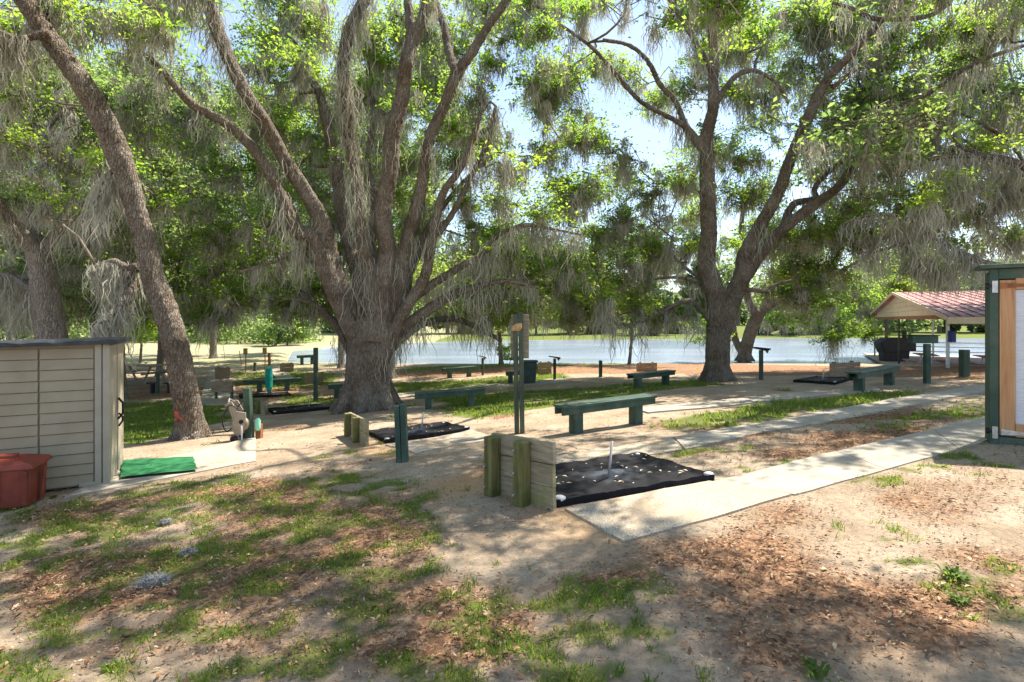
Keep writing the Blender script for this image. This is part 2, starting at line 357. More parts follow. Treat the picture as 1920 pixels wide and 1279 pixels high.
# ---------------------------------------------------------------- ground zones
def wpoly(pts): return [tuple(G(*p)[:2]) for p in pts]
LUSH = [(wpoly([(1215, 792), (1480, 752), (1700, 733), (1725, 741), (1500, 778), (1420, 802), (1330, 806), (1240, 803)]), .95),
        (wpoly([(120, 762), (330, 752), (425, 762), (420, 792), (340, 815), (225, 838), (100, 830)]), .85),
        (wpoly([(740, 716), (880, 712), (1060, 700), (1060, 709), (880, 726), (740, 736)]), .8),
        (wpoly([(735, 752), (1000, 733), (1310, 712), (1345, 722), (1100, 750), (900, 784), (850, 780), (820, 750)]), .85),
        (wpoly([(430, 700), (560, 694), (640, 702), (640, 722), (450, 730)]), .75),
        (wpoly([(520, 735), (640, 745), (640, 755), (520, 758)]), .7),
        (wpoly([(1640, 787), (1850, 742), (1850, 776), (1700, 802), (1600, 812)]), .55),
        (wpoly([(1470, 900), (1700, 850), (1920, 828), (1920, 872), (1700, 892), (1560, 910)]), .55),
        (wpoly([(0, 955), (240, 918), (560, 885), (760, 895), (850, 930), (820, 1010), (760, 1080), (860, 1278), (0, 1278)]), .66),
        (wpoly([(800, 1080), (1150, 1080), (1260, 1278), (800, 1278)]), .40),
        (wpoly([(1740, 1070), (1850, 1070), (1840, 1160), (1740, 1150)]), .60),
        (wpoly([(1400, 885), (1560, 860), (1640, 840), (1600, 850), (1440, 880)]), .5),
        (wpoly([(740, 690), (1100, 679), (1320, 676), (1320, 680), (1000, 688), (740, 698)]), .6)]
LITT = [(wpoly([(1170, 1022), (1500, 932), (1560, 960), (1480, 1020), (1700, 1080), (1900, 1100), (1900, 1278), (1400, 1278), (1200, 1120), (1050, 1090)]), .66),
        (wpoly([(740, 693), (1060, 681), (1320, 677), (1850, 688), (1850, 714), (1600, 706), (1320, 702), (1000, 700), (740, 710)]), .85),
        (wpoly([(0, 960), (500, 900), (800, 960), (900, 1100), (1000, 1278), (0, 1278)]), .58),
        (wpoly([(225, 720), (640, 720), (640, 745), (420, 750), (225, 760)]), .5),
        (wpoly([(1240, 795), (1480, 800), (1640, 760), (1850, 775), (1700, 830), (1400, 880), (1200, 860)]), .42),
        (wpoly([(900, 870), (1000, 930), (1040, 970), (950, 990), (860, 930)]), .38),
        (wpoly([(1600, 880), (1920, 840), (1920, 1100), (1700, 1060), (1600, 960)]), .42)]
ORNG = [wpoly([(800, 905), (925, 880), (930, 915), (840, 935)]), wpoly([(980, 940), (1060, 955), (1180, 1010), (1080, 1010)]), wpoly([(690, 830), (740, 845), (800, 838), (720, 860), (660, 838)])]
def zone(x, y, lst, soft=.5):
    r = np.zeros(np.shape(x))
    for p, w in lst:
        d = pip(x, y, p); s = soft*(1+y*.03); r = np.maximum(r, w*np.clip(.5-d/s, 0, 1))
    return r
def zones(x, y):
    n = fbm(x*1.1, y*1.5, 21, 4); n2 = fbm(x*.9+4, y*1.3, 33, 4)
    g = np.clip(zone(x, y, LUSH)+(n-.5)*1.5*(zone(x, y, LUSH) > .05), 0, 1)
    g = np.maximum(g, np.clip((n-.66)*3, 0, .8)*(y < 30))
    l = np.clip(zone(x, y, LITT)+(n2-.5)*1.3*(zone(x, y, LITT) > .05), 0, 1)
    l = np.maximum(l, np.clip((n2-.60)*2.5, 0, .6))
    s = np.clip((y-31)/6, 0, 1)*np.where((x < -14) & (y < 62), .9, .0)
    s = np.maximum(s, ((x < -9)*np.clip((y-26)/4, 0, 1)))
    o = np.zeros(np.shape(x))
    for p in ORNG: o = np.maximum(o, np.clip(.5-pip(x, y, p)/.5, 0, 1)*.75)
    c_ = fbm(x*5.2, y*6, 71, 3); near = np.clip((9.5-y)/2, 0, 1); g = g*(1-near)+near*np.clip(g*.5+(c_-.53)*2.3+.12, 0, .6)*(g > .1)
    g = np.where((y > 60), .75, g)
    return g, l*(1-s), s*(.8+.4*(n-.5)), o
# ground sheet
def axis(fine0, fine1, step, lo, hi, grow=1.06):
    a = list(np.arange(fine0, fine1, step)); s = step
    while a[-1] < hi: s *= grow; a.append(a[-1]+s)
    b = []; s = step; c = fine0
    while c > lo: s *= grow; c -= s; b.append(c)
    return np.array(b[::-1]+a)
gx = axis(-9, 9, .075, -900, 900, 1.055); gy = axis(1.2, 12, .06, -60, 1500, 1.035)
X, Y = np.meshgrid(gx, gy); Z = gz(X, Y)
nx, ny = len(gx), len(gy)
I = np.arange(nx*ny).reshape(ny, nx)
gq = np.stack([I[:-1, :-1], I[:-1, 1:], I[1:, 1:], I[1:, :-1]], -1).reshape(-1, 4)
go = np_mesh('ground', np.stack([X, Y, Z], -1).reshape(-1, 3), gq, 'ground', smooth=True); go['kind'] = 'structure'
zg = zones(X.ravel(), Y.ravel())
ca = go.data.color_attributes.new('zones', 'FLOAT_COLOR', 'POINT'); ca.data.foreach_set('color', np.stack(zg, -1).astype(np.float32).ravel())
wa = MB(); wa.add([(-60, 26, WZ), (160, 26, WZ), (160, 95, WZ), (-60, 95, WZ)], [(0, 1, 2, 3)])
wa.build('lake_water', 'water')['kind'] = 'structure'
# ---------------------------------------------------------------- walks
def strip(name, near, far, m, seg=1.5, label=None, lift=.03, gap=.012):
    def rs(pl, n):
        w = [G(*p) for p in pl]; L = [0]
        for a, b in zip(w, w[1:]): L.append(L[-1]+(b-a).length)
        out = []
        for i in range(n+1):
            s = L[-1]*i/n
            for k in range(len(w)-1):
                if s <= L[k+1]+1e-6:
                    t = (s-L[k])/(L[k+1]-L[k]); out.append(w[k].lerp(w[k+1], t)); break
        return out, L[-1]
    _, L = rs(near, 1); n = max(1, round(L/seg)); a, _ = rs(near, n); b, _ = rs(far, n)
    root = bpy.data.objects.new(name, None); root.location = a[0]; link(root); root['kind'] = 'structure'
    if label: root['label'] = label
    for i in range(n):
        q = []
        dl = (a[i+1]-a[i]).normalized()*gap/2; dm = (b[i+1]-b[i]).normalized()*gap/2
        nn = 6
        mb = MB(); vs = []
        e0, e1, e2, e3 = a[i]+dl, a[i+1]-dl, b[i+1]-dm, b[i]+dm
        for j in range(nn+1):
            for s_ in range(nn+1):
                p = e0.lerp(e1, s_/nn).lerp(e3.lerp(e2, s_/nn), j/nn); z = float(gz(p.x, p.y, False))
                vs.append((p.x, p.y, z+(lift if p.y > 9 else lift-.015)))
        fs = [(j*(nn+1)+k, j*(nn+1)+k+1, (j+1)*(nn+1)+k+1, (j+1)*(nn+1)+k) for j in range(nn) for k in range(nn)]
        mb.add(vs, fs)
        rim = [k for k in range(nn+1)]+[(j)*(nn+1)+nn for j in range(1, nn+1)]+[nn*(nn+1)+k for k in range(nn-1, -1, -1)]+[j*(nn+1) for j in range(nn-1, 0, -1)]
        rv = [vs[k] for k in rim]; mb.add([*rv, *[(x, y, z-.1) for x, y, z in rv]], [(k, (k+1) % len(rv), len(rv)+(k+1) % len(rv), len(rv)+k) for k in range(len(rv))])
        mb.build('slab', m, root)
    return root
strip('walkway', [(1490, 930), (1700, 872), (1850, 828), (2000, 785)], [(1335, 906), (1560, 850), (1700, 818), (1850, 783), (2000, 750)], 'concrete', 1.6, 'pale concrete walkway leading right from the near pit')
strip('pit_deck', [(1170, 1021), (1330, 975), (1485, 931)], [(1058, 958), (1200, 930), (1330, 905)], 'aggregate', 3.2, 'pebbled concrete deck beside the near horseshoe pit', lift=.034)
strip('far_deck', [(1045, 880), (1195, 857), (1280, 845)], [(1040, 858), (1180, 835), (1260, 822)], 'aggregate', 3)
strip('walkway', [(1284, 844), (1400, 818), (1640, 778), (1850, 735), (1980, 715)], [(1264, 821), (1400, 798), (1640, 757), (1850, 722), (1980, 704)], 'concrete', 1.6, 'long concrete walkway behind the near pit')
strip('walkway', [(780, 852), (885, 830), (935, 822)], [(722, 836), (835, 818), (885, 808)], 'aggregate', 3)
strip('walkway', [(1215, 776), (1480, 752), (1590, 738), (1650, 733)], [(1190, 768), (1440, 745), (1560, 731), (1640, 726)], 'concrete', 2)
strip('walkway', [(735, 749), (850, 735), (1000, 724), (1070, 717)], [(728, 741), (850, 727), (1000, 716), (1060, 711)], 'concrete', 2.5)
strip('walkway', [(372, 760), (385, 720), (392, 700)], [(445, 760), (440, 720), (428, 700)], 'concrete', 2.5)
strip('walkway', [(520, 712), (510, 700), (500, 690)], [(556, 712), (540, 700), (520, 690)], 'concrete', 2.5)
strip('shed_apron', [(120, 935), (235, 912), (370, 897), (480, 866)], [(222, 880), (225, 865), (365, 842), (480, 822)], 'concrete', 1.8, 'pale concrete apron in front of the shed')
# ---------------------------------------------------------------- trees
def limb_world(pts, d0, d1, base=None):
    n = len(pts); out = []; rad = []
    for i, p in enumerate(pts):
        t = i/(n-1); d = d0+(d1-d0)*t
        out.append(P(p[0], p[1], d)); rad.append(p[2]/2*d/F)
    return out, rad
def wander(a, b, n=5, amp=.12, sag=0):
    L = (b-a).length; out = []
    for i in range(n+1):
        t = i/n; p = a.lerp(b, t)
        if 0 < i < n: p = p+Vector((random.gauss(0, 1), random.gauss(0, 1), random.gauss(0, .8)))*L*amp*.5
        p.z += sag*L*math.sin(PI*t)
        out.append(p)
    return out
def moss_tags(pt, L, n, spread=.08, w=.03): return (pt, L, n, spread, w)
def build_moss(name, tags, m, parent):
    A = []; L = []; Wd = []; wd = []
    for pt, l, n, sp, w in tags:
        k = n
        A.append(np.array(pt)+rng.normal(0, 1, (k, 3))*np.array([sp, sp, sp*.4])); 
        L.append(l*rng.uniform(.35, 1.1, k)); Wd.append(w*rng.uniform(.5, 1.3, k))
        g = rng.normal(0, .07, 3); g[2] = -1; wd.append(np.tile(g, (k, 1))+rng.normal(0, .05, (k, 3)))
    return strands_mesh(name, np.concatenate(A), np.concatenate(L), np.concatenate(Wd), m, parent, .075, np.concatenate(wd))
def tree(label, trunk, limbs, boughs, bark_m='bark_brown', leaf_m='oak_leaf', leaf=.10, dens=1.0, moss=1.0, voxel=.035, flare=1.0, group=None, mossy_limbs=(), ts=1.0, red=False):
    """trunk: (pts, d0, d1); limbs: list of (pts, d0, d1) in photo pixels with depths; boughs: (centre, radius)"""
    tw, tr = limb_world(*trunk); tr = [q_*.85 for q_ in tr]; base = tw[0].copy(); base.z = float(gz(base.x, base.y, False))
    root = empty('live_oak', base, label, 'tree', group)
    big = MB(); thin = MB(); nodes = []; mtags = []
    p, r = catmull([tw[0]-Vector((0, 0, .5))]+tw, [tr[0]*1.15]+tr, 4); big.tube(p, r, 26, True, .06*flare, random.random()*6)
    for k in range(7):                                   # root flare
        a = k*2*PI/7+random.random()*.5; R = tr[0]
        q = [base+Vector((math.cos(a)*R*.45, math.sin(a)*R*.45, R*1.5)), base+Vector((math.cos(a)*R*.85, math.sin(a)*R*.85, R*.45)), base+Vector((math.cos(a)*R*1.55, math.sin(a)*R*1.55, -.12))]
        pp, rr = catmull(q, [R*.38, R*.34, R*.14], 4); big.tube(pp, rr, 10)
    for li, (pts, d0, d1) in enumerate(limbs):
        w, r = limb_world(pts, d0, d1); r = [q_*.80 for q_ in r]
        for i in range(1, len(w)-1): w[i] += Vector((random.gauss(0, 1), random.gauss(0, 1.5), random.gauss(0, 1)))*r[i]*.22
        p, r = catmull(w, r, 4)
        cut = len(r)
        for i, x in enumerate(r):
            if x < .055: cut = i; break
        if cut >= 2:
            big.tube(p[:cut+1] if cut < len(p) else p, (r[:cut+1] if cut < len(p) else r), 16, True, .09, random.random()*6)
        if cut < len(r)-1: thin.tube(p[max(cut-1, 0):], r[max(cut-1, 0):], 8, True, .08, 1)
        ml = 3.0 if li in mossy_limbs else 1.0
        for i, (a, b) in enumerate(zip(p, r)):
            if i > 3: nodes.append((a, b))
            if i > 2 and random.random() < .19*moss*ml:
                mtags.append(moss_tags(a-Vector((0, 0, b*.6)), random.uniform(.35, 1.1)*(1.2 if ml > 1 else 1)*ts, random.randint(12, 40), max(.05, b*.8), .018*ts))
            if ml > 1 and i > 4 and random.random() < .6:
                mtags.append(moss_tags(a+Vector((0, -b*.5, -b*.3)), random.lognormvariate(-.85, .5), random.randint(14, 50), b*.6+.05, .018))
    LC = []
    for C, R in boughs:
        C = Vector(C)
        best = min(nodes, key=lambda n: (n[0]-C).length+(1.2 if n[0].z > C.z+.6 else 0)+random.random()*.5)
        a, rb = best; L = (C-a).length
        r0 = min(max(rb*.7, .022), .025+.014*L)
        sp = wander(a, C, 6, .20, .06); pp, rr = catmull(sp, [r0*(1-.78*i/6) for i in range(7)], 2); thin.tube(pp, rr, 6)
        for i in range(3, len(pp)):
            nodes.append((pp[i], rr[i]))
            if random.random() < .24*moss: mtags.append(moss_tags(pp[i], random.lognormvariate(-.75, .45)*ts, random.randint(20, 60), .06*ts, .018*ts))
        vs_q = random.uniform(.5, .95); nt_ = max(6, int(17*R*R*dens+8))
        for k in range(nt_):
            th = random.uniform(0, 2*PI); ph = random.uniform(-.55, 1)
            e = C+Vector((math.cos(th)*math.sqrt(1-ph*ph*.8)*R, math.sin(th)*math.sqrt(1-ph*ph*.8)*R, ph*R*vs_q))*random.uniform(.3, 1.6)
            s = pp[random.randrange(len(pp)//2, len(pp))]
            tp = wander(s, e, 4, .30, .04); thin.tube(tp, [.011*ts+.003, .010*ts, .008*ts, .006*ts, .003], 4, False)
            for q in (tp[2], tp[3], tp[4]):
                if random.random() < .92:
                    nl = int(random.uniform(8, 32)); rad = random.lognormvariate(-2.0, .45)*ts
                    LC.append(np.array(q)+rng.normal(0, 1, (nl, 3))*np.array([rad, rad, rad*.55]))
                if random.random() < .085*moss: mtags.append(moss_tags(q, random.lognormvariate(-.8, .45)*ts, random.randint(18, 52), random.uniform(.03, .075)*ts, .019*ts))
    big_o = big.build('trunk', bark_m, root, smooth=True)
    md = big_o.modifiers.new('join', 'REMESH'); md.mode = 'VOXEL'; md.voxel_size = voxel; md.use_smooth_shade = True
    m2 = big_o.modifiers.new('soften', 'SMOOTH'); m2.factor = .5; m2.iterations = 5
    tx = bpy.data.textures.get('bark_relief') or bpy.data.textures.new('bark_relief', 'CLOUDS'); tx.noise_scale = .13; tx.noise_depth = 3
    m3 = big_o.modifiers.new('relief', 'DISPLACE'); m3.texture = tx; m3.strength = .05; m3.texture_coords = 'LOCAL'
    thin.build('branch', 'twig', root, smooth=True)['kind'] = 'stuff'
    if LC: leaves_mesh('foliage', np.concatenate(LC), leaf_m, root, leaf)['kind'] = 'stuff'; NL.append(sum(map(len, LC)))
    if mtags: build_moss('spanish_moss', mtags, 'moss', root)['kind'] = 'stuff'
    return root, nodes
def B(lst, d, jit=1.5, r=.85):
    out = []
    for q in lst:
        dd = d+random.uniform(-jit, jit)+(q[3] if len(q) > 3 else 0); rp = q[2] if len(q) > 2 else 60
        out.append((P(q[0], q[1], dd), rp/F*dd*r))
    return out
NL = []
def fill(n, x0, x1, y0, y1, d0, d1, lo=45, hi=65, hole=None):
    out = []
    while len(out) < n:
        px, py = random.uniform(x0, x1), random.uniform(y0, y1)
        if hole and hole[0] < px < hole[1] and hole[2] < py < hole[3] and random.random() < .6: continue
        d = random.uniform(d0, d1); out.append((P(px, py, d), random.uniform(lo, hi)/F*d*.9))
    return out
def over(n, x0, x1, y0, y1, z0, z1):
    return [(Vector((random.uniform(x0, x1), random.uniform(y0, y1), random.uniform(z0, z1))), random.uniform(1.0, 1.5)) for _ in range(n)]
def Wd_(lst): return [(Vector(p[:3]), p[3]) for p in lst]
# centre oak
c2 = G(690, 768); d2 = c2.y
over2 = Wd_([(random.uniform(-7, 4), random.uniform(2.5, 9.5), random.uniform(8.2, 11.5), random.uniform(.9, 1.4)) for _ in range(7)])+over(10, -6, 4, 3.5, 10, 6.8, 9)+fill(18, 380, 660, 430, 600, d2+1, d2+6, 35, 55)+fill(16, 740, 1080, 420, 600, d2+1, d2+6, 35, 55)+fill(50, 380, 1110, -60, 540, d2+.6, d2+5, hole=(1080, 1290, 0, 330))+fill(10, 420, 1080, -60, 120, d2+.5, d2+4)
tree('huge many-limbed oak behind the small backboard, left of centre',
     ([(690, 768, 112), (692, 735, 100), (690, 700, 94), (692, 660, 92), (696, 625, 92), (702, 600, 84)], d2, d2),
     [([(684, 700, 50), (668, 645, 42), (643, 585, 38), (615, 510, 46), (590, 450, 40), (560, 425, 34), (535, 390, 30), (500, 315, 25), (460, 262, 25), (425, 233, 23), (360, 197, 22), (330, 160, 18), (300, 125, 16), (262, 95, 12)], d2, d2-2.5),
      ([(676, 640, 44), (654, 560, 38), (622, 480, 42), (596, 415, 38), (566, 350, 34), (535, 298, 33), (500, 240, 32), (468, 180, 31), (432, 112, 31), (405, 50, 31), (385, 0, 31), (360, -80, 28), (330, -170, 22)], d2, d2-3),
      ([(690, 610, 60), (676, 540, 44), (655, 470, 34), (640, 400, 32), (632, 320, 29), (620, 250, 27), (600, 180, 20), (585, 145, 16), (560, 90, 12)], d2+.3, d2+1),
      ([(705, 600, 50), (690, 500, 34), (676, 420, 28), (668, 330, 26), (656, 250, 26), (650, 190, 28), (648, 130, 30), (660, 55, 28), (682, -5, 26), (700, -80, 20)], d2-.3, d2-2),
      ([(708, 640, 60), (720, 540, 50), (722, 460, 42), (722, 400, 40), (726, 330, 38), (740, 250, 38), (752, 180, 36), (768, 110, 33), (790, 45, 26), (803, 0, 24), (820, -80, 20)], d2-.3, d2-1.5),
      ([(765, 125, 26), (766, 60, 22), (765, 0, 20), (760, -80, 16)], d2-1.4, d2-1),
      ([(720, 640, 54), (745, 545, 44), (760, 470, 36), (778, 400, 32), (792, 340, 28), (810, 262, 27), (832, 200, 26), (858, 140, 26), (885, 92, 24), (915, 48, 20), (950, 0, 18), (990, -60, 14)], d2, d2-1.5),
      ([(857, 142, 22), (842, 95, 20), (836, 50, 18), (815, 0, 16), (800, -60, 12)], d2-1, d2),
      ([(705, 700, 40), (722, 645, 38), (755, 590, 30), (795, 525, 26), (812, 450, 22), (830, 365, 19), (862, 320, 16), (882, 265, 14), (905, 200, 11)], d2-.2, d2-1),
      ([(700, 710, 36), (722, 660, 32), (762, 608, 26), (815, 572, 26), (855, 551, 20), (905, 535, 15), (955, 527, 10), (1010, 540, 7)], d2-.2, d2+.5),
      ([(770, 560, 24), (820, 527, 20), (862, 502, 16), (905, 474, 14), (935, 440, 12), (985, 422, 10), (1040, 430, 7), (1090, 440, 5)], d2-.1, d2),
      ([(702, 700, 34), (732, 655, 24), (785, 612, 18), (850, 600, 16), (900, 615, 13), (940, 640, 9)], d2+.2, d2+4),
      ([(680, 700, 40), (655, 645, 28), (625, 600, 18), (590, 572, 13), (560, 562, 9), (530, 560, 6)], d2, d2+1),
      ([(700, 620, 44), (700, 540, 30), (697, 460, 24), (700, 380, 20), (690, 300, 17), (700, 220, 14), (690, 140, 11), (700, 60, 8)], d2+.5, d2+1.5),
      ([(735, 560, 30), (772, 500, 20), (800, 430, 16), (845, 370, 13), (880, 330, 10), (930, 290, 7)], d2+.4, d2+1.5),
      ([(600, 460, 16), (560, 470, 12), (510, 490, 10), (450, 510, 7)], d2-.2, d2-.5),
      ([(820, 440, 20), (850, 400, 14), (880, 340, 12), (912, 262, 10), (930, 200, 8)], d2-.5, d2),
      ([(700, -80, 20), (640, -200, 16), (560, -420, 12), (420, -700, 9)], d2-2, d2-6),
      ([(820, -80, 20), (900, -250, 17), (1000, -500, 13), (1100, -900, 9)], d2-1.5, d2-6)],
     B([(500, 70, 60), (470, 130, 55), (560, 120, 60), (545, 190, 50), (600, 60, 50), (700, 60, 40), (760, 200, 40), (880, 190, 50), (930, 120, 40), (905, 260, 50), (950, 60, 40), (960, 330, 55), (1030, 300, 50), (1080, 370, 50), (1010, 400, 60), (560, 260, 45), (520, 250, 40), (470, 320, 55), (420, 340, 50), (500, 400, 50), (880, 380, 45), (940, 480, 55, 1), (1000, 500, 55, 1), (1050, 540, 45, 1), (870, 590, 50, 3), (920, 610, 45, 3.5), (965, 600, 40, 3), (850, 300, 40), (700, 160, 40), (430, 440, 50), (360, 400, 45), (520, 480, 45), (580, 540, 40, 1.5), (1090, 260, 35), (640, 330, 40, 2.5), (690, 420, 30, 3), (820, 180, 40, 2)], d2+.9, 1.4)+over2,
     'bark_brown', 'oak_leaf', .095, 1.15, 1.5, .03, mossy_limbs=(3, 10))
# leaning oak left
c1 = G(355, 822); d1 = c1.y
over1 = Wd_([(random.uniform(-9, -1.5), random.uniform(1.5, 6.5), random.uniform(6.2, 8.8), random.uniform(.8, 1.3)) for _ in range(7)])+fill(22, -60, 400, -20, 420, d1+.8, d1+4)
tree('leaning oak with long curved trunk, red mark near its foot',
     ([(358, 820, 64), (355, 780, 56), (345, 720, 52), (328, 640, 50), (306, 570, 50), (286, 520, 46), (275, 470, 42), (262, 420, 42), (243, 350, 44), (226, 300, 48), (206, 250, 48), (180, 200, 47), (150, 150, 45), (110, 95, 42), (70, 40, 38), (45, 0, 36), (0, -70, 32)], d1, d1-1.6),
     [([(250, 520, 30), (240, 560, 22), (205, 590, 14), (190, 610, 9)], d1-.3, d1-.8),
      ([(262, 500, 26), (240, 505, 20), (215, 490, 13), (180, 500, 9)], d1-.4, d1-.2),
      ([(110, 95, 28), (85, 45, 24), (75, 0, 22), (60, -60, 18)], d1-1.3, d1-1),
      ([(0, -70, 30), (-80, -150, 26), (-120, -350, 20), (-60, -700, 14)], d1-1.6, d1-4),
      ([(90, 60, 20), (40, 75, 16), (-10, 60, 12), (-80, 50, 8)], d1-1.5, d1-2),
      ([(60, -60, 18), (200, -200, 16), (350, -500, 12)], d1-1, d1-4),
      ([(230, 310, 16), (200, 330, 10), (186, 370, 7)], d1-.8, d1-1)],
     B([(40, 110, 45), (150, 70, 45), (10, 50, 40), (190, 40, 45), (250, 40, 35), (40, 180, 40), (-20, 160, 50), (110, 20, 40), (300, 60, 35)], d1-.3, 1.0)+over1,
     'bark_brown', 'oak_leaf', .085, 1.0, 2.0, .028, mossy_limbs=(0, 1, 4, 6))
# right oak
c3 = G(1345, 714); d3 = c3.y
tree('tall forked oak right of centre, grass at its foot',
     ([(1345, 714, 58), (1345, 680, 52), (1346, 640, 50), (1348, 600, 52), (1348, 570, 50)], d3, d3),
     [([(1345, 610, 48), (1335, 560, 46), (1330, 500, 40), (1328, 440, 38), (1325, 380, 37), (1325, 300, 33), (1328, 260, 29), (1332, 200, 27), (1336, 150, 24), (1342, 100, 22), (1330, 50, 20), (1326, 0, 18), (1330, -80, 14)], d3, d3-1.5),
      ([(1340, 140, 18), (1315, 105, 16), (1286, 50, 14), (1252, 0, 12), (1230, -50, 9)], d3-1, d3-1.5),
      ([(1322, 285, 20), (1305, 262, 18), (1290, 240, 16), (1265, 190, 14), (1240, 155, 13), (1215, 115, 11), (1180, 85, 10), (1130, 75, 8)], d3-.7, d3-1),
      ([(1310, 265, 16), (1282, 236, 14), (1240, 215, 12), (1200, 190, 11), (1170, 155, 12), (1140, 125, 11), (1110, 90, 9), (1075, 62, 8), (1040, 40, 7), (1005, 10, 6)], d3-.7, d3-2),
      ([(1345, 190, 14), (1375, 148, 13), (1400, 135, 12), (1430, 138, 10), (1460, 160, 8), (1478, 195, 5)], d3-1, d3-1.5),
      ([(1355, 620, 44), (1372, 570, 46), (1392, 510, 40), (1405, 480, 38), (1422, 430, 30), (1450, 370, 28), (1480, 300, 26), (1512, 230, 25), (1550, 160, 23), (1592, 100, 20), (1650, 40, 16), (1690, -10, 13), (1740, -80, 10)], d3, d3-3),
      ([(1395, 520, 34), (1440, 455, 27), (1490, 410, 26), (1535, 375, 24), (1570, 350, 20), (1620, 290, 20), (1660, 245, 18), (1690, 210, 16), (1740, 175, 14), (1790, 140, 12), (1850, 110, 10), (1920, 85, 8), (2000, 60, 7)], d3, d3-4),
      ([(1470, 425, 18), (1488, 385, 17), (1525, 372, 14), (1532, 345, 12), (1600, 280, 12), (1640, 225, 10), (1670, 222, 9)], d3-.5, d3-1),
      ([(1690, 228, 12), (1740, 236, 12), (1780, 246, 12), (1802, 275, 11), (1850, 294, 10), (1920, 330, 8)], d3-2.5, d3-3.5),
      ([(1780, 5, 12), (1745, 28, 11), (1700, 38, 12), (1640, 36, 11), (1600, 15, 9), (1560, 5, 7)], d3-3.5, d3-3),
      ([(1330, 600, 15), (1300, 568, 14), (1270, 568, 12), (1230, 590, 9), (1190, 607, 8), (1160, 608, 6), (1135, 598, 4)], d3, d3-.5),
      ([(1330, 550, 12), (1295, 525, 9), (1250, 520, 7), (1208, 528, 5)], d3, d3+.5),
      ([(1325, 530, 12), (1280, 500, 9), (1258, 470, 7), (1262, 440, 5)], d3, d3-.5),
      ([(1560, 165, 12), (1620, 120, 8), (1650, 100, 6)], d3-2, d3-1),
      ([(1326, -50, 14), (1300, -250, 12), (1200, -600, 9)], d3-1.5, d3-7),
      ([(1740, -80, 10), (1700, -300, 10), (1500, -650, 8)], d3-3, d3-8)],
     B([(1010, 70, 45), (1060, 150, 40), (1120, 130, 30), (1010, 210, 45), (1090, 20, 30), (1270, 340, 45), (1210, 380, 50, 2), (1150, 410, 50, 2), (1230, 440, 50, 3), (1170, 490, 45), (1130, 560, 45), (1190, 570, 45), (1240, 600, 35), (1290, 590, 30, 1), (1290, 470, 40, 2), (1400, 300, 50, 2), (1440, 360, 45, 3), (1390, 380, 40, 3), (1440, 230, 50, 3), (1430, 60, 50), (1480, 30, 50), (1530, 80, 45), (1260, 40, 30), (1300, 150, 35, 2), (1380, 100, 35), (1590, 40, 50), (1560, 270, 50, 2), (1610, 200, 50, 1), (1640, 120, 50), (1700, 100, 50), (1760, 60, 55), (1640, 330, 55, 2), (1710, 290, 50), (1780, 190, 50), (1840, 170, 50), (1890, 220, 55), (1900, 50, 60), (1840, 60, 50), (1540, 430, 45, 3), (1590, 400, 40, 2), (1500, 480, 45, 3), (1880, 130, 50), (1680, 180, 40), (1480, 140, 35), (1860, 280, 50), (1730, 230, 40)], d3-.2, 1.6)+Wd_([(random.uniform(1, 12), random.uniform(3, 10), random.uniform(8.5, 12), random.uniform(.9, 1.4)) for _ in range(4)])+over(9, 2, 11, 3.5, 11, 7, 9)+fill(18, 1020, 1330, 430, 600, d3+1, d3+5, 35, 50)+fill(12, 1400, 1640, 400, 600, d3, d3+5, 35, 50)+fill(58, 1010, 1930, -40, 520, d3+.3, d3+5, hole=(1060, 1290, 60, 320))+fill(14, 1000, 1920, -60, 110, d3-1, d3+4),
     'bark_brown', 'oak_leaf', .105, 1.0, 1.5, .032, ts=1.15)
# lakeside leaning oak behind it
c4 = G(1395, 674); d4 = c4.y
tree('dark slanting oak on the lake bank, behind and right of the tall forked oak',
     ([(1396, 674, 28), (1400, 650, 26), (1410, 615, 26), (1424, 585, 26)], d4, d4),
     [([(1420, 592, 22), (1406, 565, 18), (1398, 530, 16), (1394, 480, 14), (1390, 420, 11), (1400, 360, 8)], d4, d4),
      ([(1425, 588, 22), (1444, 560, 18), (1452, 520, 15), (1480, 480, 13), (1520, 440, 10), (1570, 420, 7)], d4, d4-1),
      ([(1435, 578, 16), (1470, 560, 13), (1520, 540, 11), (1570, 512, 9), (1610, 490, 7), (1660, 470, 5)], d4, d4-2),
      ([(1398, 668, 20), (1380, 640, 16), (1374, 600, 14), (1370, 550, 11)], d4, d4+1)],
     B([(1480, 560, 40), (1540, 580, 45), (1590, 620, 35), (1560, 640, 30), (1500, 600, 40), (1620, 560, 45), (1650, 500, 40), (1460, 480, 45), (1530, 480, 45), (1590, 450, 45), (1420, 430, 45), (1380, 460, 40), (1440, 600, 30), (1330, 640, 25), (1300, 610, 30), (1620, 630, 25), (1580, 530, 40), (1690, 540, 40)], d4, 2),
     'bark_brown', 'oak_leaf', .16, .8, 1.5, .05, ts=1.5)
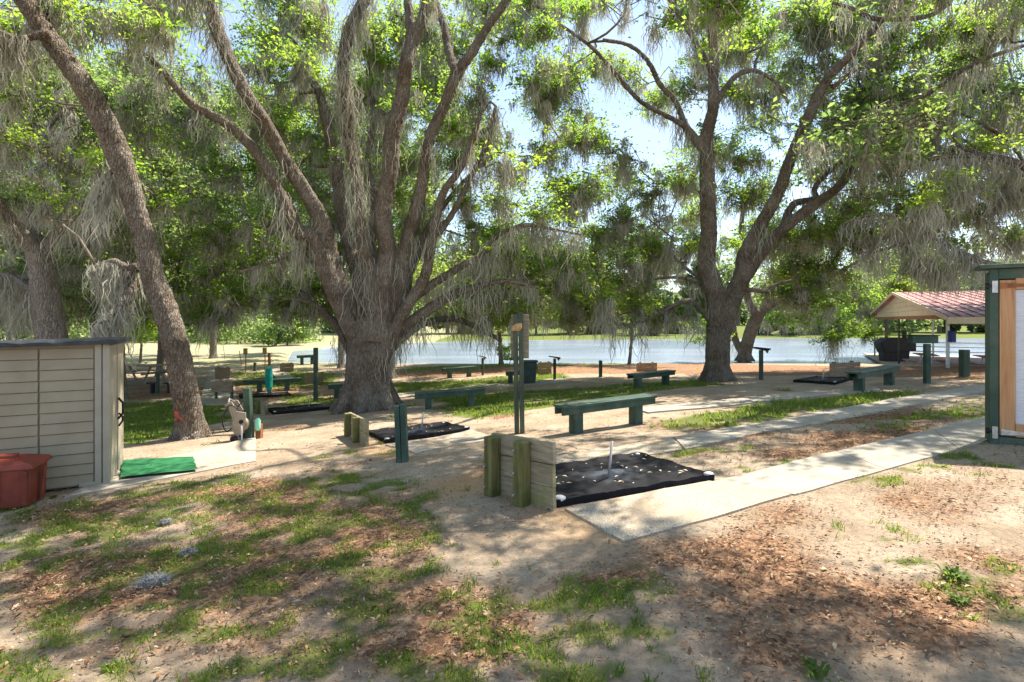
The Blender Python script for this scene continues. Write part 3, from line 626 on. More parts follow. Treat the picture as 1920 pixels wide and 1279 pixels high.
# pale grey oak far left
d5 = 12.0
tree('pale grey oak rising behind the beige shed',
     ([(102, 745, 64), (102, 700, 60), (98, 640, 56), (88, 575, 52), (80, 510, 50), (72, 465, 50)], d5, d5),
     [([(78, 490, 40), (45, 440, 34), (20, 405, 26), (-10, 372, 22), (-60, 330, 16)], d5, d5-1),
      ([(85, 480, 28), (95, 445, 22), (130, 408, 17), (170, 370, 14), (215, 345, 11), (260, 330, 8)], d5, d5-.5),
      ([(75, 480, 30), (62, 430, 24), (60, 390, 20), (78, 330, 15), (82, 270, 14), (98, 225, 13), (140, 200, 9)], d5, d5+.5),
      ([(90, 560, 24), (50, 540, 18), (20, 520, 14), (-20, 510, 10)], d5, d5),
      ([(80, 270, 12), (60, 220, 9), (50, 170, 7)], d5+.4, d5+1)],
     B([(30, 310, 45), (60, 360, 40), (140, 310, 45), (20, 220, 45), (200, 380, 40), (130, 490, 30), (180, 260, 40), (120, 200, 40), (240, 330, 35), (20, 380, 40), (0, 270, 40), (150, 380, 35), (90, 160, 40), (200, 180, 40)], d5+1.6, 1.2)+fill(22, -30, 430, 60, 560, d5+1, d5+6),
     'bark_grey', 'oak_leaf_cool', .095, .9, 2.2, .03, mossy_limbs=(3,))
# right edge oak, trunk outside the frame
tree('oak at the right edge, only its mossy branches reaching in above the pavilion',
     ([(2150, 800, 90), (2150, 650, 80), (2120, 500, 76)], 11, 11),
     [([(2120, 520, 40), (2000, 510, 26), (1920, 508, 20), (1840, 490, 16), (1790, 468, 13), (1740, 440, 11), (1700, 412, 9), (1640, 402, 7), (1580, 420, 5)], 11, 13),
      ([(2120, 500, 44), (2020, 400, 34), (1960, 340, 26), (1880, 300, 16), (1800, 290, 12), (1740, 300, 8)], 11, 13),
      ([(2120, 500, 50), (2100, 300, 40), (2020, 100, 30), (1900, -100, 20)], 11, 9),
      ([(1750, 445, 9), (1700, 455, 8), (1650, 470, 6), (1610, 475, 5)], 13, 13)],
     B([(1850, 400, 45), (1800, 350, 40), (1740, 380, 35), (1680, 430, 30), (1890, 350, 45), (1720, 490, 25), (1780, 500, 30), (1900, 440, 40), (1910, 20, 50)], 12.5, 1),
     'bark_brown', 'oak_leaf', .095, .7, 3.0, .035, mossy_limbs=(0, 1))
# middle-distance oaks: (base px, py, height in m, lean, spread px list seed)
def mid_oak(px, py, wpx, H, label, seed, moss=1.2, leafm='oak_leaf_cool', leaf=.15, dens=.6, spread=5, zlow=.25, nb=34, bark_m='bark_grey'):
    random.seed(seed); c = G(px, py); d = c.y
    k = F/d; lean = random.uniform(-.4, .4)
    def q(dx, z, w): return (px+dx*k, 600+(CZ-(c.z+z))*k, w)
    trunk = ([q(0, 0, wpx), q(lean*.3, H*.1, wpx*.85), q(lean*.6, H*.22, wpx*.85), q(lean, H*.3, wpx*.8)], d, d)
    limbs = []
    for i in range(6):
        s = (i/5-.5)*2; e = s*spread*random.uniform(.6, .95); top = H*random.uniform(.55, .85)*(1-.3*abs(s))
        limbs.append(([q(lean, H*.27, wpx*.55), q(lean+e*.3, H*.42, wpx*.42), q(lean+e*.65, H*.3+top*.35, wpx*.28), q(lean+e, top, wpx*.12)], d, d+random.uniform(-2.5, 2.5)))
    bo = []
    for i in range(nb):
        a = random.uniform(0, 2*PI); r = spread*math.sqrt(random.random())
        bo.append((Vector((c.x+lean+math.cos(a)*r, c.y+math.sin(a)*r, c.z+H*random.uniform(zlow, 1)*(1-.25*(r/spread)**2))), random.uniform(.9, 1.5)))
    return tree(label, trunk, limbs, bo, bark_m, leafm, leaf, dens, moss, .07, ts=1.6)
mid_oak(188, 735, 30, 14, 'oak with a slim dark trunk between the shed top and the leaning oak', 3, bark_m='bark_brown')
mid_oak(231, 748, 20, 12, 'thin grey oak just right of the shed corner', 4)
mid_oak(727, 709, 34, 14, 'oak whose trunk shows just right of and behind the huge oak', 5, leaf=.14, spread=5, bark_m='bark_brown')
mid_oak(300, 706, 18, 14, 'oak farther back left of the leaning oak', 6, spread=5.5)
mid_oak(400, 672, 16, 18, 'tall oak beyond the lawn, above the yellow signs', 9, spread=8, leaf=.22, nb=44)
mid_oak(-40, 720, 26, 14, 'oak at the far left edge with its trunk out of sight behind the shed', 10, spread=5.5)
mid_oak(640, 690, 16, 15, 'oak behind the huge oak near the water on its left', 12, spread=5, zlow=.42, leaf=.16)
mid_oak(940, 684, 12, 8, 'small lakeside oak with branches drooping to the water behind the tall post', 13, spread=3.5, zlow=.3, leaf=.16, moss=2.0)
mid_oak(1990, 690, 26, 14, 'lakeside oak beyond the pavilion at the right edge', 14, spread=7, moss=2, leaf=.17, nb=34)
mid_oak(1180, 683, 9, 12, 'slender oak on the lake bank under the forked oak', 15, spread=4, zlow=.4, nb=12, leaf=.15)
random.seed(77)
# distant trees and shrubs
def far_tree(x, y, H, R, label, cat='tree', name='broadleaf_tree', m='far_leaf', n=3400, size=.6, group=None, low=.12):
    z = float(gz(x, y, False)); root = empty(name, (x, y, z), label, cat, group)
    t = MB(); t.tube([(x, y, z-.3), (x+.1, y, z+H*.3), (x-.1, y, z+H*.62)], [.28*H/12, .2*H/12, .08*H/12], 7); t.build('trunk', 'bark_grey', root)
    k = max(6, int(R*3)); cs = []
    for i in range(k):
        a = random.uniform(0, 2*PI); r = R*.75*math.sqrt(random.random()); zz = z+H*random.uniform(low+.1, .9)*(1-.25*(r/R)**2)
        cs.append((x+math.cos(a)*r, y+math.sin(a)*r, zz, R*random.uniform(.22, .42)))
    cs = np.array(cs); pick = rng.integers(0, k, n)
    u = unit(rng.normal(size=(n, 3)))*rng.uniform(.55, 1.05, n)[:, None]**.6
    C = cs[pick, :3]+u*cs[pick, 3:4]*np.array([1.15, 1.15, .8]); C[:, 2] = np.maximum(C[:, 2], z+.1)
    leaves_mesh('foliage', C, m, root, size, .8, .3)
    return root
xs = np.linspace(-62, 100, 26)
words = ['broad', 'narrow', 'tall', 'low', 'rounded', 'ragged', 'dense', 'open', 'pale', 'dark']
for i, x in enumerate(xs):
    yy = 84+random.uniform(-3, 9)+abs(x-10)*.03; 
    far_tree(x+random.uniform(-2, 2), yy, random.uniform(9, 15.5), random.uniform(4.2, 6.5), 'distant tree in the green line beyond the lake', low=random.choice([-.08, .02, .1]), group='trees along the far side of the lake')
for i, x in enumerate(np.linspace(-150, 190, 34)):
    far_tree(x+random.uniform(-3, 3), 135+random.uniform(0, 14), random.uniform(14, 22), random.uniform(7, 10), 'tall distant tree in the back row beyond the lake', group='back row of trees beyond the lake', n=1500, size=1.0)
nw = 60000; wx = rng.uniform(-230, 260, nw); wh = 5.5+4*fbm(wx*.05, wx*0, 3, 3)+3*vnoise(wx*.3, wx*0, 8); wy = 158+rng.normal(0, 3, nw)
o = leaves_mesh('distant_woodland', np.stack([wx, wy, rng.random(nw)**.8*wh+.2], 1), 'far_leaf', None, 1.3, .8, .3); tag(o, 'far woodland edge closing the view behind all the trees', kind='stuff')
nw = 16000; wx = rng.uniform(-80, -21, nw); wy = 57+rng.normal(0, 1.4, nw)+1.5*np.sin(wx*.3); wh = 1.2+2.6*fbm(wx*.25, wx*0, 13, 3)
o = leaves_mesh('shrub_border', np.stack([wx, wy, -.75+rng.random(nw)**.8*wh], 1), 'oak_leaf_cool', None, .34, .7, .3); tag(o, 'low shrub border along the far edge of the dry lawn on the left', kind='stuff')
for i, (px, dd, H, R) in enumerate([(-150, 45, 13, 6), (20, 52, 12, 6), (120, 60, 13, 6), (215, 62, 11, 6), (300, 66, 14, 6.5), (380, 68, 13, 6.5), (455, 66, 12, 6)]):
    far_tree((px-960)/F*dd, dd, H, R, 'tree closing the far side of the dry lawn on the left', group='trees beyond the dry lawn', n=3200, size=.36, low=-.05)
far_tree(-21.5, 51, 4.2, 3.0, 'rounded blue-green bush at the left end of the lake', 'bush', 'round_bush', 'oak_leaf_cool', 4500, .24, low=-.08)
far_tree((545-960)/F*62, 62, 5.0, 3.6, 'pale bush on the far bank right of the blue-green bush', 'bush', 'round_bush', 'far_leaf', 3000, .32, low=-.08)
far_tree((1090-960)/F*92, 91, 4.2, 3.2, 'silvery bush on the far bank seen right of the tall post', 'bush', 'round_bush', 'oak_leaf_cool', 2600, .4, low=-.05)
far_tree((1650-960)/F*36, 35.5, 5.5, 2.6, 'leafy lakeside bush left of the pavilion', 'bush', 'round_bush', 'oak_leaf', 4200, .2, low=.1)
far_tree((955-960)/F*32, 31.8, 1.1, .9, 'small bush at the water edge behind the tall post', 'bush', 'round_bush', 'oak_leaf_cool', 1500, .13, low=-.1)
far_tree((262-960)/F*30, 30, 3.6, 1.6, 'small young tree on the dry lawn left of the leaning oak', m='oak_leaf', n=1500, size=.16, low=.35)
# ---------------------------------------------------------------- shed
sc = G(206, 907); sx = Vector((.88, .48, 0)).normalized(); sy = Vector((-.48, .88, 0)).normalized()
A0 = Vector((sc.x, sc.y, sc.z)); ztop = CZ-(645-600)/F*sc.y; H = ztop-A0.z; WL = 2.3
shed = empty('garden_shed', A0, 'beige plastic garden shed with horizontal siding and dark flat roof, at the left edge', 'shed')
def sp(u, v, z): return A0-sx*u+sy*v+Vector((0, 0, z))
MB().prism([sp(.07, .05, 0), sp(WL, .05, 0), sp(WL, 1.0, 0), sp(.07, 1.0, 0)], (0, 0, H)).build('body', 'siding', shed)
nc = 13; ch = (H-.06)/nc
for k in range(nc):
    for (u0, u1) in ((.16, .66), (.678, WL)):
        z0 = .02+k*ch; z1 = z0+ch-.006
        o = MB(); p = [sp(u0, .012, z0), sp(u0, .030, z1), sp(u0, .052, z1), sp(u0, .052, z0)]
        o.prism(p, -sx*(u1-u0)); o.build('siding_board', 'siding', shed, bevel=.004)
for u0, w, dp in ((0, .07, -.015), (.08, .07, .0)):
    MB().box(sp(u0+w/2, dp+.03, H/2), (w, .06, H), sx).build('corner_post', 'siding_trim', shed, bevel=.008)
MB().box(sp(.025, .55, H/2), (.05, .98, H-.03), sx).build('door', 'siding_trim', shed, bevel=.01)
MB().box(sp(-.008, .5, H/2), (.015, .03, H-.1), sx).build('door_trim', 'siding_trim', shed)
hd = MB(); hd.tube([sp(-.02, .45, H*.42), sp(-.07, .45, H*.46), sp(-.07, .45, H*.54), sp(-.02, .45, H*.58)], .014, 8); hd.build('handle', 'black', shed)
hd = MB(); hd.tube([sp(-.02, .5, H*.36), sp(-.06, .5, H*.40), sp(-.06, .5, H*.43), sp(-.02, .5, H*.46)], .012, 8); hd.build('handle', 'black', shed)
rf = MB(); rv = []
ns = 24
for i in range(ns+1):
    u = -.09+(WL+.1)*i/ns; w = .012*math.sin(i*1.9)+.008*math.sin(i*.7)
    rv.append((sp(u, -.09, H+.0-u*.02), sp(u, -.09, H+.045+w-u*.02), sp(u, .5, H+.07-u*.02), sp(u, 1.08, H+.045-u*.02), sp(u, 1.08, H-u*.02)))
vs_ = [p for r in rv for p in r]; fs_ = [(i*5+k, i*5+(k+1) % 5, (i+1)*5+(k+1) % 5, (i+1)*5+k) for i in range(ns) for k in range(5)]+[(0, 1, 2, 3, 4), tuple(ns*5+k for k in (4, 3, 2, 1, 0))]
rf.add(vs_, fs_); rf.build('roof', 'shed_roof', shed)
pv = G(172, 910); o = MB().box(pv+Vector((0, 0, .03)), (.22, .16, .05), sx).build('paver', 'concrete', bevel=.006, loc=pv); tag(o, 'small flat concrete paver lying at the foot of the shed', 'paver')
# red bin
rc = G(60, 950); bx = Vector((.93, .37, 0)).normalized(); by = Vector((-.37, .93, 0)).normalized()
binr = empty('storage_bin', rc, 'reddish brown plastic bin with raised lid beside the shed', 'storage bin')
def bp(u, v, z): return rc-bx*u+by*v+Vector((0, 0, z))
hB = .40; body = MB(); bl = .85
body.add([bp(.03, 0, 0), bp(bl, 0, 0), bp(bl, .42, 0), bp(.03, .42, 0), bp(.015, -.012, hB), bp(bl, -.012, hB), bp(bl, .435, hB), bp(.015, .435, hB)], [(0, 1, 2, 3), (4, 7, 6, 5), (0, 4, 5, 1), (1, 5, 6, 2), (2, 6, 7, 3), (3, 7, 4, 0)])
body.build('body', 'red_plastic', binr, bevel=.015)
lid = MB(); lid.add([bp(-.025, -.04, hB), bp(bl, -.04, hB), bp(bl, .47, hB), bp(-.025, .47, hB), bp(-.0, -.02, hB+.05), bp(bl, -.02, hB+.05), bp(bl, .45, hB+.05), bp(-.0, .45, hB+.05), bp(.2, .08, hB+.10), bp(bl, .08, hB+.10), bp(bl, .36, hB+.10), bp(.2, .36, hB+.10)],
    [(0, 1, 2, 3), (0, 4, 5, 1), (1, 5, 9, 10, 6, 2), (2, 6, 7, 3), (3, 7, 4, 0), (4, 8, 9, 5), (6, 10, 11, 7), (7, 11, 8, 4), (8, 11, 10, 9)]); lid.build('lid', 'red_plastic', binr, bevel=.012)
MB().box(bp(.35, .2, hB+.115), (.3, .12, .035), bx).build('lid_handle', 'red_plastic', binr, bevel=.008)
for u in (.06, .30, .54, .78): MB().beam(bp(u, -.012, .02), bp(u-.01, -.04, hB-.02), .05, .02, by).build('rib', 'red_plastic', binr, bevel=.006)
MB().beam(bp(-.0, .22, .02), bp(-.03, .22, hB-.02), .05, .02, bx).build('rib', 'red_plastic', binr, bevel=.006)
# turf mat
tm = [G(225, 902, .045), G(370, 887, .045), G(362, 862, .045), G(230, 868, .045)]
mb = MB(); n = 10; vs_ = []
for j in range(n+1):
    for i in range(n+1):
        p = tm[0].lerp(tm[1], i/n).lerp(tm[3].lerp(tm[2], i/n), j/n); vs_.append((p.x+.01*math.sin(j*2.1), p.y, float(gz(p.x, p.y, False))+.046+.004*math.sin(i*1.3+j)))
mb.add(vs_+[(x, y, z-.02) for x, y, z in vs_], [(j*(n+1)+i, j*(n+1)+i+1, (j+1)*(n+1)+i+1, (j+1)*(n+1)+i) for j in range(n) for i in range(n)])
o = mb.build('turf_mat', 'turf', loc=tm[0]); tag(o, 'bright green artificial turf mat on the concrete right of the shed', 'mat')
# ---------------------------------------------------------------- benches
def bench(l1, l2, h, ext, label, wd=.30, th=.13, lw=.15, mtl='green_paint', grp='green wooden benches beside the pits'):
    a, b = G(*l1), G(*l2); ax = (b-a); ax.z = 0; L = ax.length; ax.normalize(); ay = Vector((-ax.y, ax.x, 0))
    root = empty('park_bench', (a+b)/2, label, 'bench', grp)
    za, zb = a.z+h, b.z+h; sl_ = (zb-za)/L
    for p in (a, b): MB().box(p+Vector((0, 0, (h-.04)/2-.05)), (lw, wd*.62, h-.04+.1), ax).build('leg', mtl, root, bevel=.006)
    e0 = a-ax*ext; e0.z = za-sl_*ext; e1 = b+ax*ext; e1.z = zb+sl_*ext
    for s in (-1, 1):
        off = ay*s*wd*.26
        MB().beam(e0+off, e1+off, wd*.5, .04).build('seat_board', mtl, root, bevel=.005)
        MB().beam(e0+ay*s*(wd*.33)-Vector((0, 0, .02+th*.4)), e1+ay*s*(wd*.33)-Vector((0, 0, .02+th*.4)), .04, th*.8).build('apron', mtl, root, bevel=.004)
    return root
bench((1080, 812), (1192, 795), .44, .32, 'nearest green bench, right of the tall dark post')
bench((803, 767), (884, 761), .40, .32, 'green bench beside the huge oak, left of the tall dark post')
bench((1196, 729), (1248, 722), .42, .35, 'green bench left of the foot of the tall forked oak')
bench((1611, 735), (1667, 722), .44, .36, 'green bench in front of the tan backboard on the right')
bench((843, 709), (879, 706), .40, .3, 'small distant green bench just left of the far left reading stand', grp='distant benches near the water')
bench((487, 735), (538, 732), .42, .5, 'long dark bench beside the teal wrapped post')
bench((632, 746), (668, 744), .42, .25, 'dark bench partly hidden by the left side of the huge oak trunk')
bench((566, 684), (585, 683), .5, .25, 'far dark bench near the water left of the tall green post', grp='distant benches near the water')
bench((957, 720), (985, 718), .42, .15, 'green bench end left of the dark rubbish bin', grp='distant benches near the water')
# ---------------------------------------------------------------- backboards
def backboard(pa, pb, h, n, label, postm='olive_post', side=-1, plank='pale_plank', posts=(.14, .62), pr=.062, ph=.03, grp='plank backboards behind the pits', low=0):
    a, b = (G(*pa) if not isinstance(pa, Vector) else pa), (G(*pb) if not isinstance(pb, Vector) else pb)
    ax = b-a; L = ax.length; axh = Vector((ax.x, ax.y, 0)).normalized(); ay = Vector((-axh.y, axh.x, 0))*side
    root = empty('backboard', (a+b)/2, label, 'backboard', grp); hh = (h-low)/n
    for k in range(n):
        ex = .08 if k == 0 and low == 0 else 0; z = low+hh*(k+.5)-ex/2
        c = (a+b)/2+Vector((0, 0, z)); jit = Vector((0, 0, random.uniform(-.003, .003)))+axh*random.uniform(-.006, .006)
        MB().beam(a+Vector((0, 0, z))+jit, b+Vector((0, 0, z))+jit, .045, hh-.008+ex).build('plank', plank, root, bevel=.004)
    for t in posts:
        p = a.lerp(b, t)+ay*(.024+pr)
        o = MB(); o.box(p+Vector((0, 0, (h+ph)/2-.06)), (pr*2, pr*2, h+ph+.12), axh); o.build('post', postm, root, bevel=.012)
        for k in range(n):
            q = p+ay*(pr+.004)-axh*pr*.5+Vector((0, 0, low+hh*(k+.5))); bo = MB(); bo.tube([q-ay*.01, q+ay*.012], .013, 8); bo.build('bolt', 'steel', root)
    return root
backboard(Vector((-.19, 5.42, float(gz(-.19, 5.42))-.02)), G(1040, 958), .62, 3, 'large pale three-plank backboard with two mossy posts, in the foreground', posts=(.10, .60), pr=.062, ph=-.02)
backboard((656, 815), (689, 838), .40, 2, 'small backboard with two olive posts in front of the huge oak', pr=.05, posts=(.12, .62), ph=.0)
backboard((478, 772), (496, 778), .36, 2, 'narrow backboard behind the hose reel, seen edge-on', pr=.05, posts=(.1, .6))
backboard((397, 750), (436, 750), .62, 2, 'grey plank board on two green legs left of the hose reel', postm='green_paint', plank='brown_plank', posts=(.14, .9), pr=.035, low=.26, side=1, ph=-.04)
backboard((403, 712), (432, 711), .52, 2, 'weathered plank backboard on the far grey path', side=1, plank='brown_plank', posts=(.2, .8), pr=.04)
backboard((525, 698), (551, 697), .42, 2, 'small brown backboard left of the tall green post', side=1, plank='brown_plank', posts=(.2, .8), pr=.04)
backboard((571, 721), (605, 719), .42, 2, 'light brown backboard touching the tall green post', side=1, plank='brown_plank', posts=(.2, .96), pr=.04)
backboard((1009, 703), (1034, 702), .52, 2, 'tan backboard between the dark bin and the lectern stand', side=1, plank='brown_plank', posts=(.2, .8), pr=.04)
backboard((1194, 697), (1232, 696), .36, 2, 'low tan backboard behind the bench near the forked oak', side=1, plank='brown_plank', posts=(.2, .8), pr=.04)
backboard((1556, 710), (1612, 706), .44, 3, 'wide tan backboard at the right-hand pit', side=1, plank='brown_plank', posts=(.2, .8), pr=.045)
backboard((1002, 703), (1010, 701), .34, 2, 'narrow board right behind the dark bin', plank='brown_plank', posts=(.5,), pr=.03)
# ---------------------------------------------------------------- pits
def pit(corners, label, stake_px=None, sh=.36, roll=.03, stones=(0,), seed=1):
    c = [G(*q) for q in corners]; root = empty('pit_cover', sum(c, Vector())/4, label, 'pit cover', 'black covers over the horseshoe pits'); n = 44; vs_ = []
    for j in range(n+1):
        for i in range(n+1):
            u, v = i/n, j/n; p = c[0].lerp(c[1], u).lerp(c[3].lerp(c[2], u), v)
            e = min(u*2, v, 1-v, (1-u)*2); z = float(gz(p.x, p.y, False))+.045
            z += roll*max(0, 1-e/.05)*(.55+.6*float(vnoise(u*9+seed, v*9, 2)))-.015*min(1, e/.2)
            w = float(fbm(p.x*4+seed, p.y*4, 3, 3))-.5; z += .012*w*min(1, e/.08)
            r = math.hypot(u-.5, (v-.5)*1.2); z += .05*math.exp(-(r/.13)**2)
            s_ = .012 if e < .01 else 0
            vs_.append((p.x+random.uniform(-s_, s_), p.y+random.uniform(-s_, s_), z))
    m = MB(); m.add(vs_, [(j*(n+1)+i, j*(n+1)+i+1, (j+1)*(n+1)+i+1, (j+1)*(n+1)+i) for j in range(n) for i in range(n)])
    rim = list(range(n+1))+[j*(n+1)+n for j in range(1, n+1)]+[n*(n+1)+k for k in range(n-1, -1, -1)]+[j*(n+1) for j in range(n-1, 0, -1)]
    rv = [vs_[k] for k in rim]; m.add([*rv, *[(x, y, z-.12) for x, y, z in rv]], [(k, (k+1) % len(rv), len(rv)+(k+1) % len(rv), len(rv)+k) for k in range(len(rv))])
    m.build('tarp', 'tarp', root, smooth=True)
    mid = sum(c, Vector())/4
    if stake_px: mid = G(*stake_px)
    z = float(gz(mid.x, mid.y, False)); s = MB(); s.tube([(mid.x, mid.y, z-.02), (mid.x+.045, mid.y+.01, z+sh+.05)], .0135, 10); so_ = s.build('stake', 'stake', None, smooth=True, loc=mid)
    tag(so_, 'steel stake in the '+label, 'stake', 'stakes in the pits')
    k = 38 if corners[0][1] > 900 else (22 if corners[0][1] > 800 else 8)
    b = MB()
    for _ in range(k):
        u, v = random.random(), random.random(); p = c[0].lerp(c[1], u).lerp(c[3].lerp(c[2], u), v)
        zz = float(gz(p.x, p.y, False))+.055+.05*math.exp(-(math.hypot(u-.5, (v-.5)*1.2)/.13)**2)+.008
        a = random.uniform(0, PI); L = random.uniform(.012, .034); dx, dy = math.cos(a)*L, math.sin(a)*L
        b.add([(p.x-dx, p.y-dy, zz), (p.x+dy*.4, p.y-dx*.4, zz+.008), (p.x+dx, p.y+dy, zz), (p.x-dy*.4, p.y+dx*.4, zz+.006)], [(0, 1, 2, 3)])
    bo = b.build('fallen_petals', 'pale_bits', None, loc=mid); tag(bo, kind='stuff', label='pale leaves and petals lying on the '+label)
    for q, rr in stones:
        p = c[0].lerp(c[1], q[0]).lerp(c[3].lerp(c[2], q[0]), q[1]); p.z = float(gz(p.x, p.y, False))+.05+rr*.4; s = MB(); vs2 = []; fs2 = []
        for jj in range(7):
            for ii in range(10):
                th = PI*jj/6; ph = 2*PI*ii/10; r_ = rr*(1+.12*math.sin(ph*2+jj)); vs2.append((p.x+r_*1.35*math.sin(th)*math.cos(ph), p.y+r_*math.sin(th)*math.sin(ph), p.z+rr*.72*math.cos(th)))
        for jj in range(6):
            for ii in range(10): fs2.append((jj*10+ii, jj*10+(ii+1) % 10, (jj+1)*10+(ii+1) % 10, (jj+1)*10+ii))
        s.add(vs2, fs2); o = s.build('stone', 'white_stone', None, smooth=True, loc=p)
        where = ('left' if q[0] < .5 else 'right')+' '+('near' if q[1] < .5 else 'far')
        tag(o, 'stone, %s corner, %s' % (where, label), 'stone', 'white stones weighing down the covers')
    return root
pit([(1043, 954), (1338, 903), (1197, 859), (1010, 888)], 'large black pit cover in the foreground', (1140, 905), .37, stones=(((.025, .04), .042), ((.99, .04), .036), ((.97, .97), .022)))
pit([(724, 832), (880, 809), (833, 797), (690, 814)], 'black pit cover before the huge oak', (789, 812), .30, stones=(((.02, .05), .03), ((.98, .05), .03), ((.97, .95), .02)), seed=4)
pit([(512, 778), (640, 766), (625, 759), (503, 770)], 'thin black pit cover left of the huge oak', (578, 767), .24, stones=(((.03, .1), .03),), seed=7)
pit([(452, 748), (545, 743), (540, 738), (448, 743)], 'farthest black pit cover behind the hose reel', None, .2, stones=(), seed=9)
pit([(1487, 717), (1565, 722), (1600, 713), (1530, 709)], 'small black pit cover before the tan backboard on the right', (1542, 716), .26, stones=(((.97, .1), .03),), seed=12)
# ---------------------------------------------------------------- posts
def post(base, topy, w, label, m='green_paint', cat='post', name='wooden_post', lean=0, double=False, depth=None):
    p = G(*base); k = p.y/F; h = (base[1]-topy)*k; ww = w*k; root = None
    if double:
        root = empty(name, p, label, cat)
        for s, dh in ((-.27, -.02), (.27, 0)):
            MB().beam(p+Vector((s*ww, 0, -.1)), p+Vector((s*ww-lean, .0, h+dh)), ww*.9, ww*.5, (1, 0, 0)).build('half_post', m, root, bevel=.008)
        return root, p, h
    o = MB().beam(p+Vector((0, 0, -.1)), p+Vector((-lean, 0, h)), ww, ww, (0, 1, 0)).build(name, m, None, bevel=.006, loc=p); tag(o, label, cat); return o, p, h
post((755, 866), 758, 20, 'short green double post right of the small backboard', double=True, lean=.03)
post((592, 752), 652, 7, 'tall slim green post left of the huge oak')
post((1126, 707), 676, 6, 'short green post near the water between two lectern stands')
post((478, 696), 680, 4, 'tiny dark post between the yellow signs', m='dark_post')
post((1808, 706), 656, 12, 'short thick green post before the pavilion')
post((486, 822), 795, 10, 'short brown wood stub behind the green post at the hose reel', m='rust')
# hose post and reel
_, p, h = post((469, 824), 728, 12, 'leaning green post next to the hose reel', lean=.05)
q = G(482, 826); bt = MB(); bt.tube([q+Vector((-.01, .05, .16)), q+Vector((-.01, .05, .20)), q+Vector((-.01, .05, .34)), q+Vector((-.01, .05, .38))], [.03, .045, .045, .02], 12); o = bt.build('plastic_jug', 'mint', None, smooth=True, loc=q); tag(o, 'mint green plastic jug hanging at the green post by the hose reel', 'jug')
rc_ = G(446, 826); rr = empty('hose_reel', rc_, 'beige hose reel cart with looped hose left of the leaning green post', 'hose reel'); k = rc_.y/F
def rp_(px, py, dy=0): return Vector((rc_.x+(px-446)*k, rc_.y+dy, rc_.z+(826-py)*k))
for dy in (-.10, .10):
    MB().prism([rp_(436, 770, dy), rp_(432, 752, dy), rp_(440, 752, dy), rp_(450, 770, dy), rp_(466, 772, dy), rp_(466, 790, dy), rp_(460, 812, dy), rp_(448, 816, dy), rp_(440, 805, dy), rp_(442, 785, dy)], (0, .02, 0)).build('side_plate', 'beige_plastic', rr, bevel=.006)
MB().tube([rp_(454, 794, -.08), rp_(454, 794, .09)], .13, 20).build('drum', 'beige_plastic', rr)
MB().tube([rp_(458, 789, -.125), rp_(458, 789, -.101)], .035, 14).build('crank_hub', 'black', rr)
for dy in (-.15, .15): MB().tube([rp_(447, 820, dy-.02), rp_(447, 820, dy+.02)], .06, 18).build('wheel', 'black', rr)
MB().tube([rp_(445, 790, -.1), rp_(434, 755, -.1), rp_(430, 748, 0), rp_(434, 755, .1), rp_(445, 790, .1)], .014, 8).build('handle', 'beige_plastic', rr)
hz = [rp_(452, 765, -.12), rp_(440, 757, -.16), rp_(430, 775, -.18), rp_(428, 792, -.18), rp_(434, 806, -.16), rp_(442, 800, -.14)]; pp, rw = catmull(hz, [.010]*6, 5); MB().tube(pp, rw, 8).build('hose', 'black', rr, smooth=True)
hz = [rp_(440, 765, .1), rp_(452, 754, .1), rp_(462, 768, .1), rp_(468, 790, .1)]; pp, rw = catmull(hz, [.010]*4, 5); MB().tube(pp, rw, 8).build('hose', 'black', rr, smooth=True)
MB().beam(rp_(463, 826, -.17), rp_(462, 795, -.17), .02, .02).build('stand_leg', 'white_pipe', rr)
# tall dark post with pale boards
pc = G(972, 813); k = pc.y/F; tp = empty('tall_post', pc, 'tall dark double post with pale boards behind its top, centre of the picture', 'post')
def tp_(px, py, dy=0): return Vector((pc.x+(px-972)*k, pc.y+dy, pc.z+(813-py)*k))
MB().beam(tp_(969.5, 825), tp_(966, 590), .09, .078, (1, 0, 0)).build('half_post', 'dark_post', tp, bevel=.006)
MB().beam(tp_(979.5, 825, .01), tp_(976, 586, .01), .10, .075, (1, 0, 0)).build('half_post', 'dark_post', tp, bevel=.006)
MB().beam(tp_(961, 672, .08), tp_(961, 591, .08), .03, .05, (1, 0, 0)).build('board', 'pale_plank', tp, bevel=.004)
MB().beam(tp_(986.5, 673, .08), tp_(986.5, 590, .08), .03, .095, (1, 0, 0)).build('board', 'pale_plank', tp, bevel=.004)
fm = MB(); fm.prism([tp_(959, 621, -.06), tp_(961, 612, -.06), tp_(968, 607, -.06), tp_(978, 606, -.06), tp_(979, 614, -.06), tp_(975, 621, -.06)], (0, .05, 0)); o = fm.build('orange_sponge', 'orange_foam', None, bevel=.012, loc=tp_(968, 615)); tag(o, 'ragged orange-brown lump fixed across the tall dark post', 'sponge')
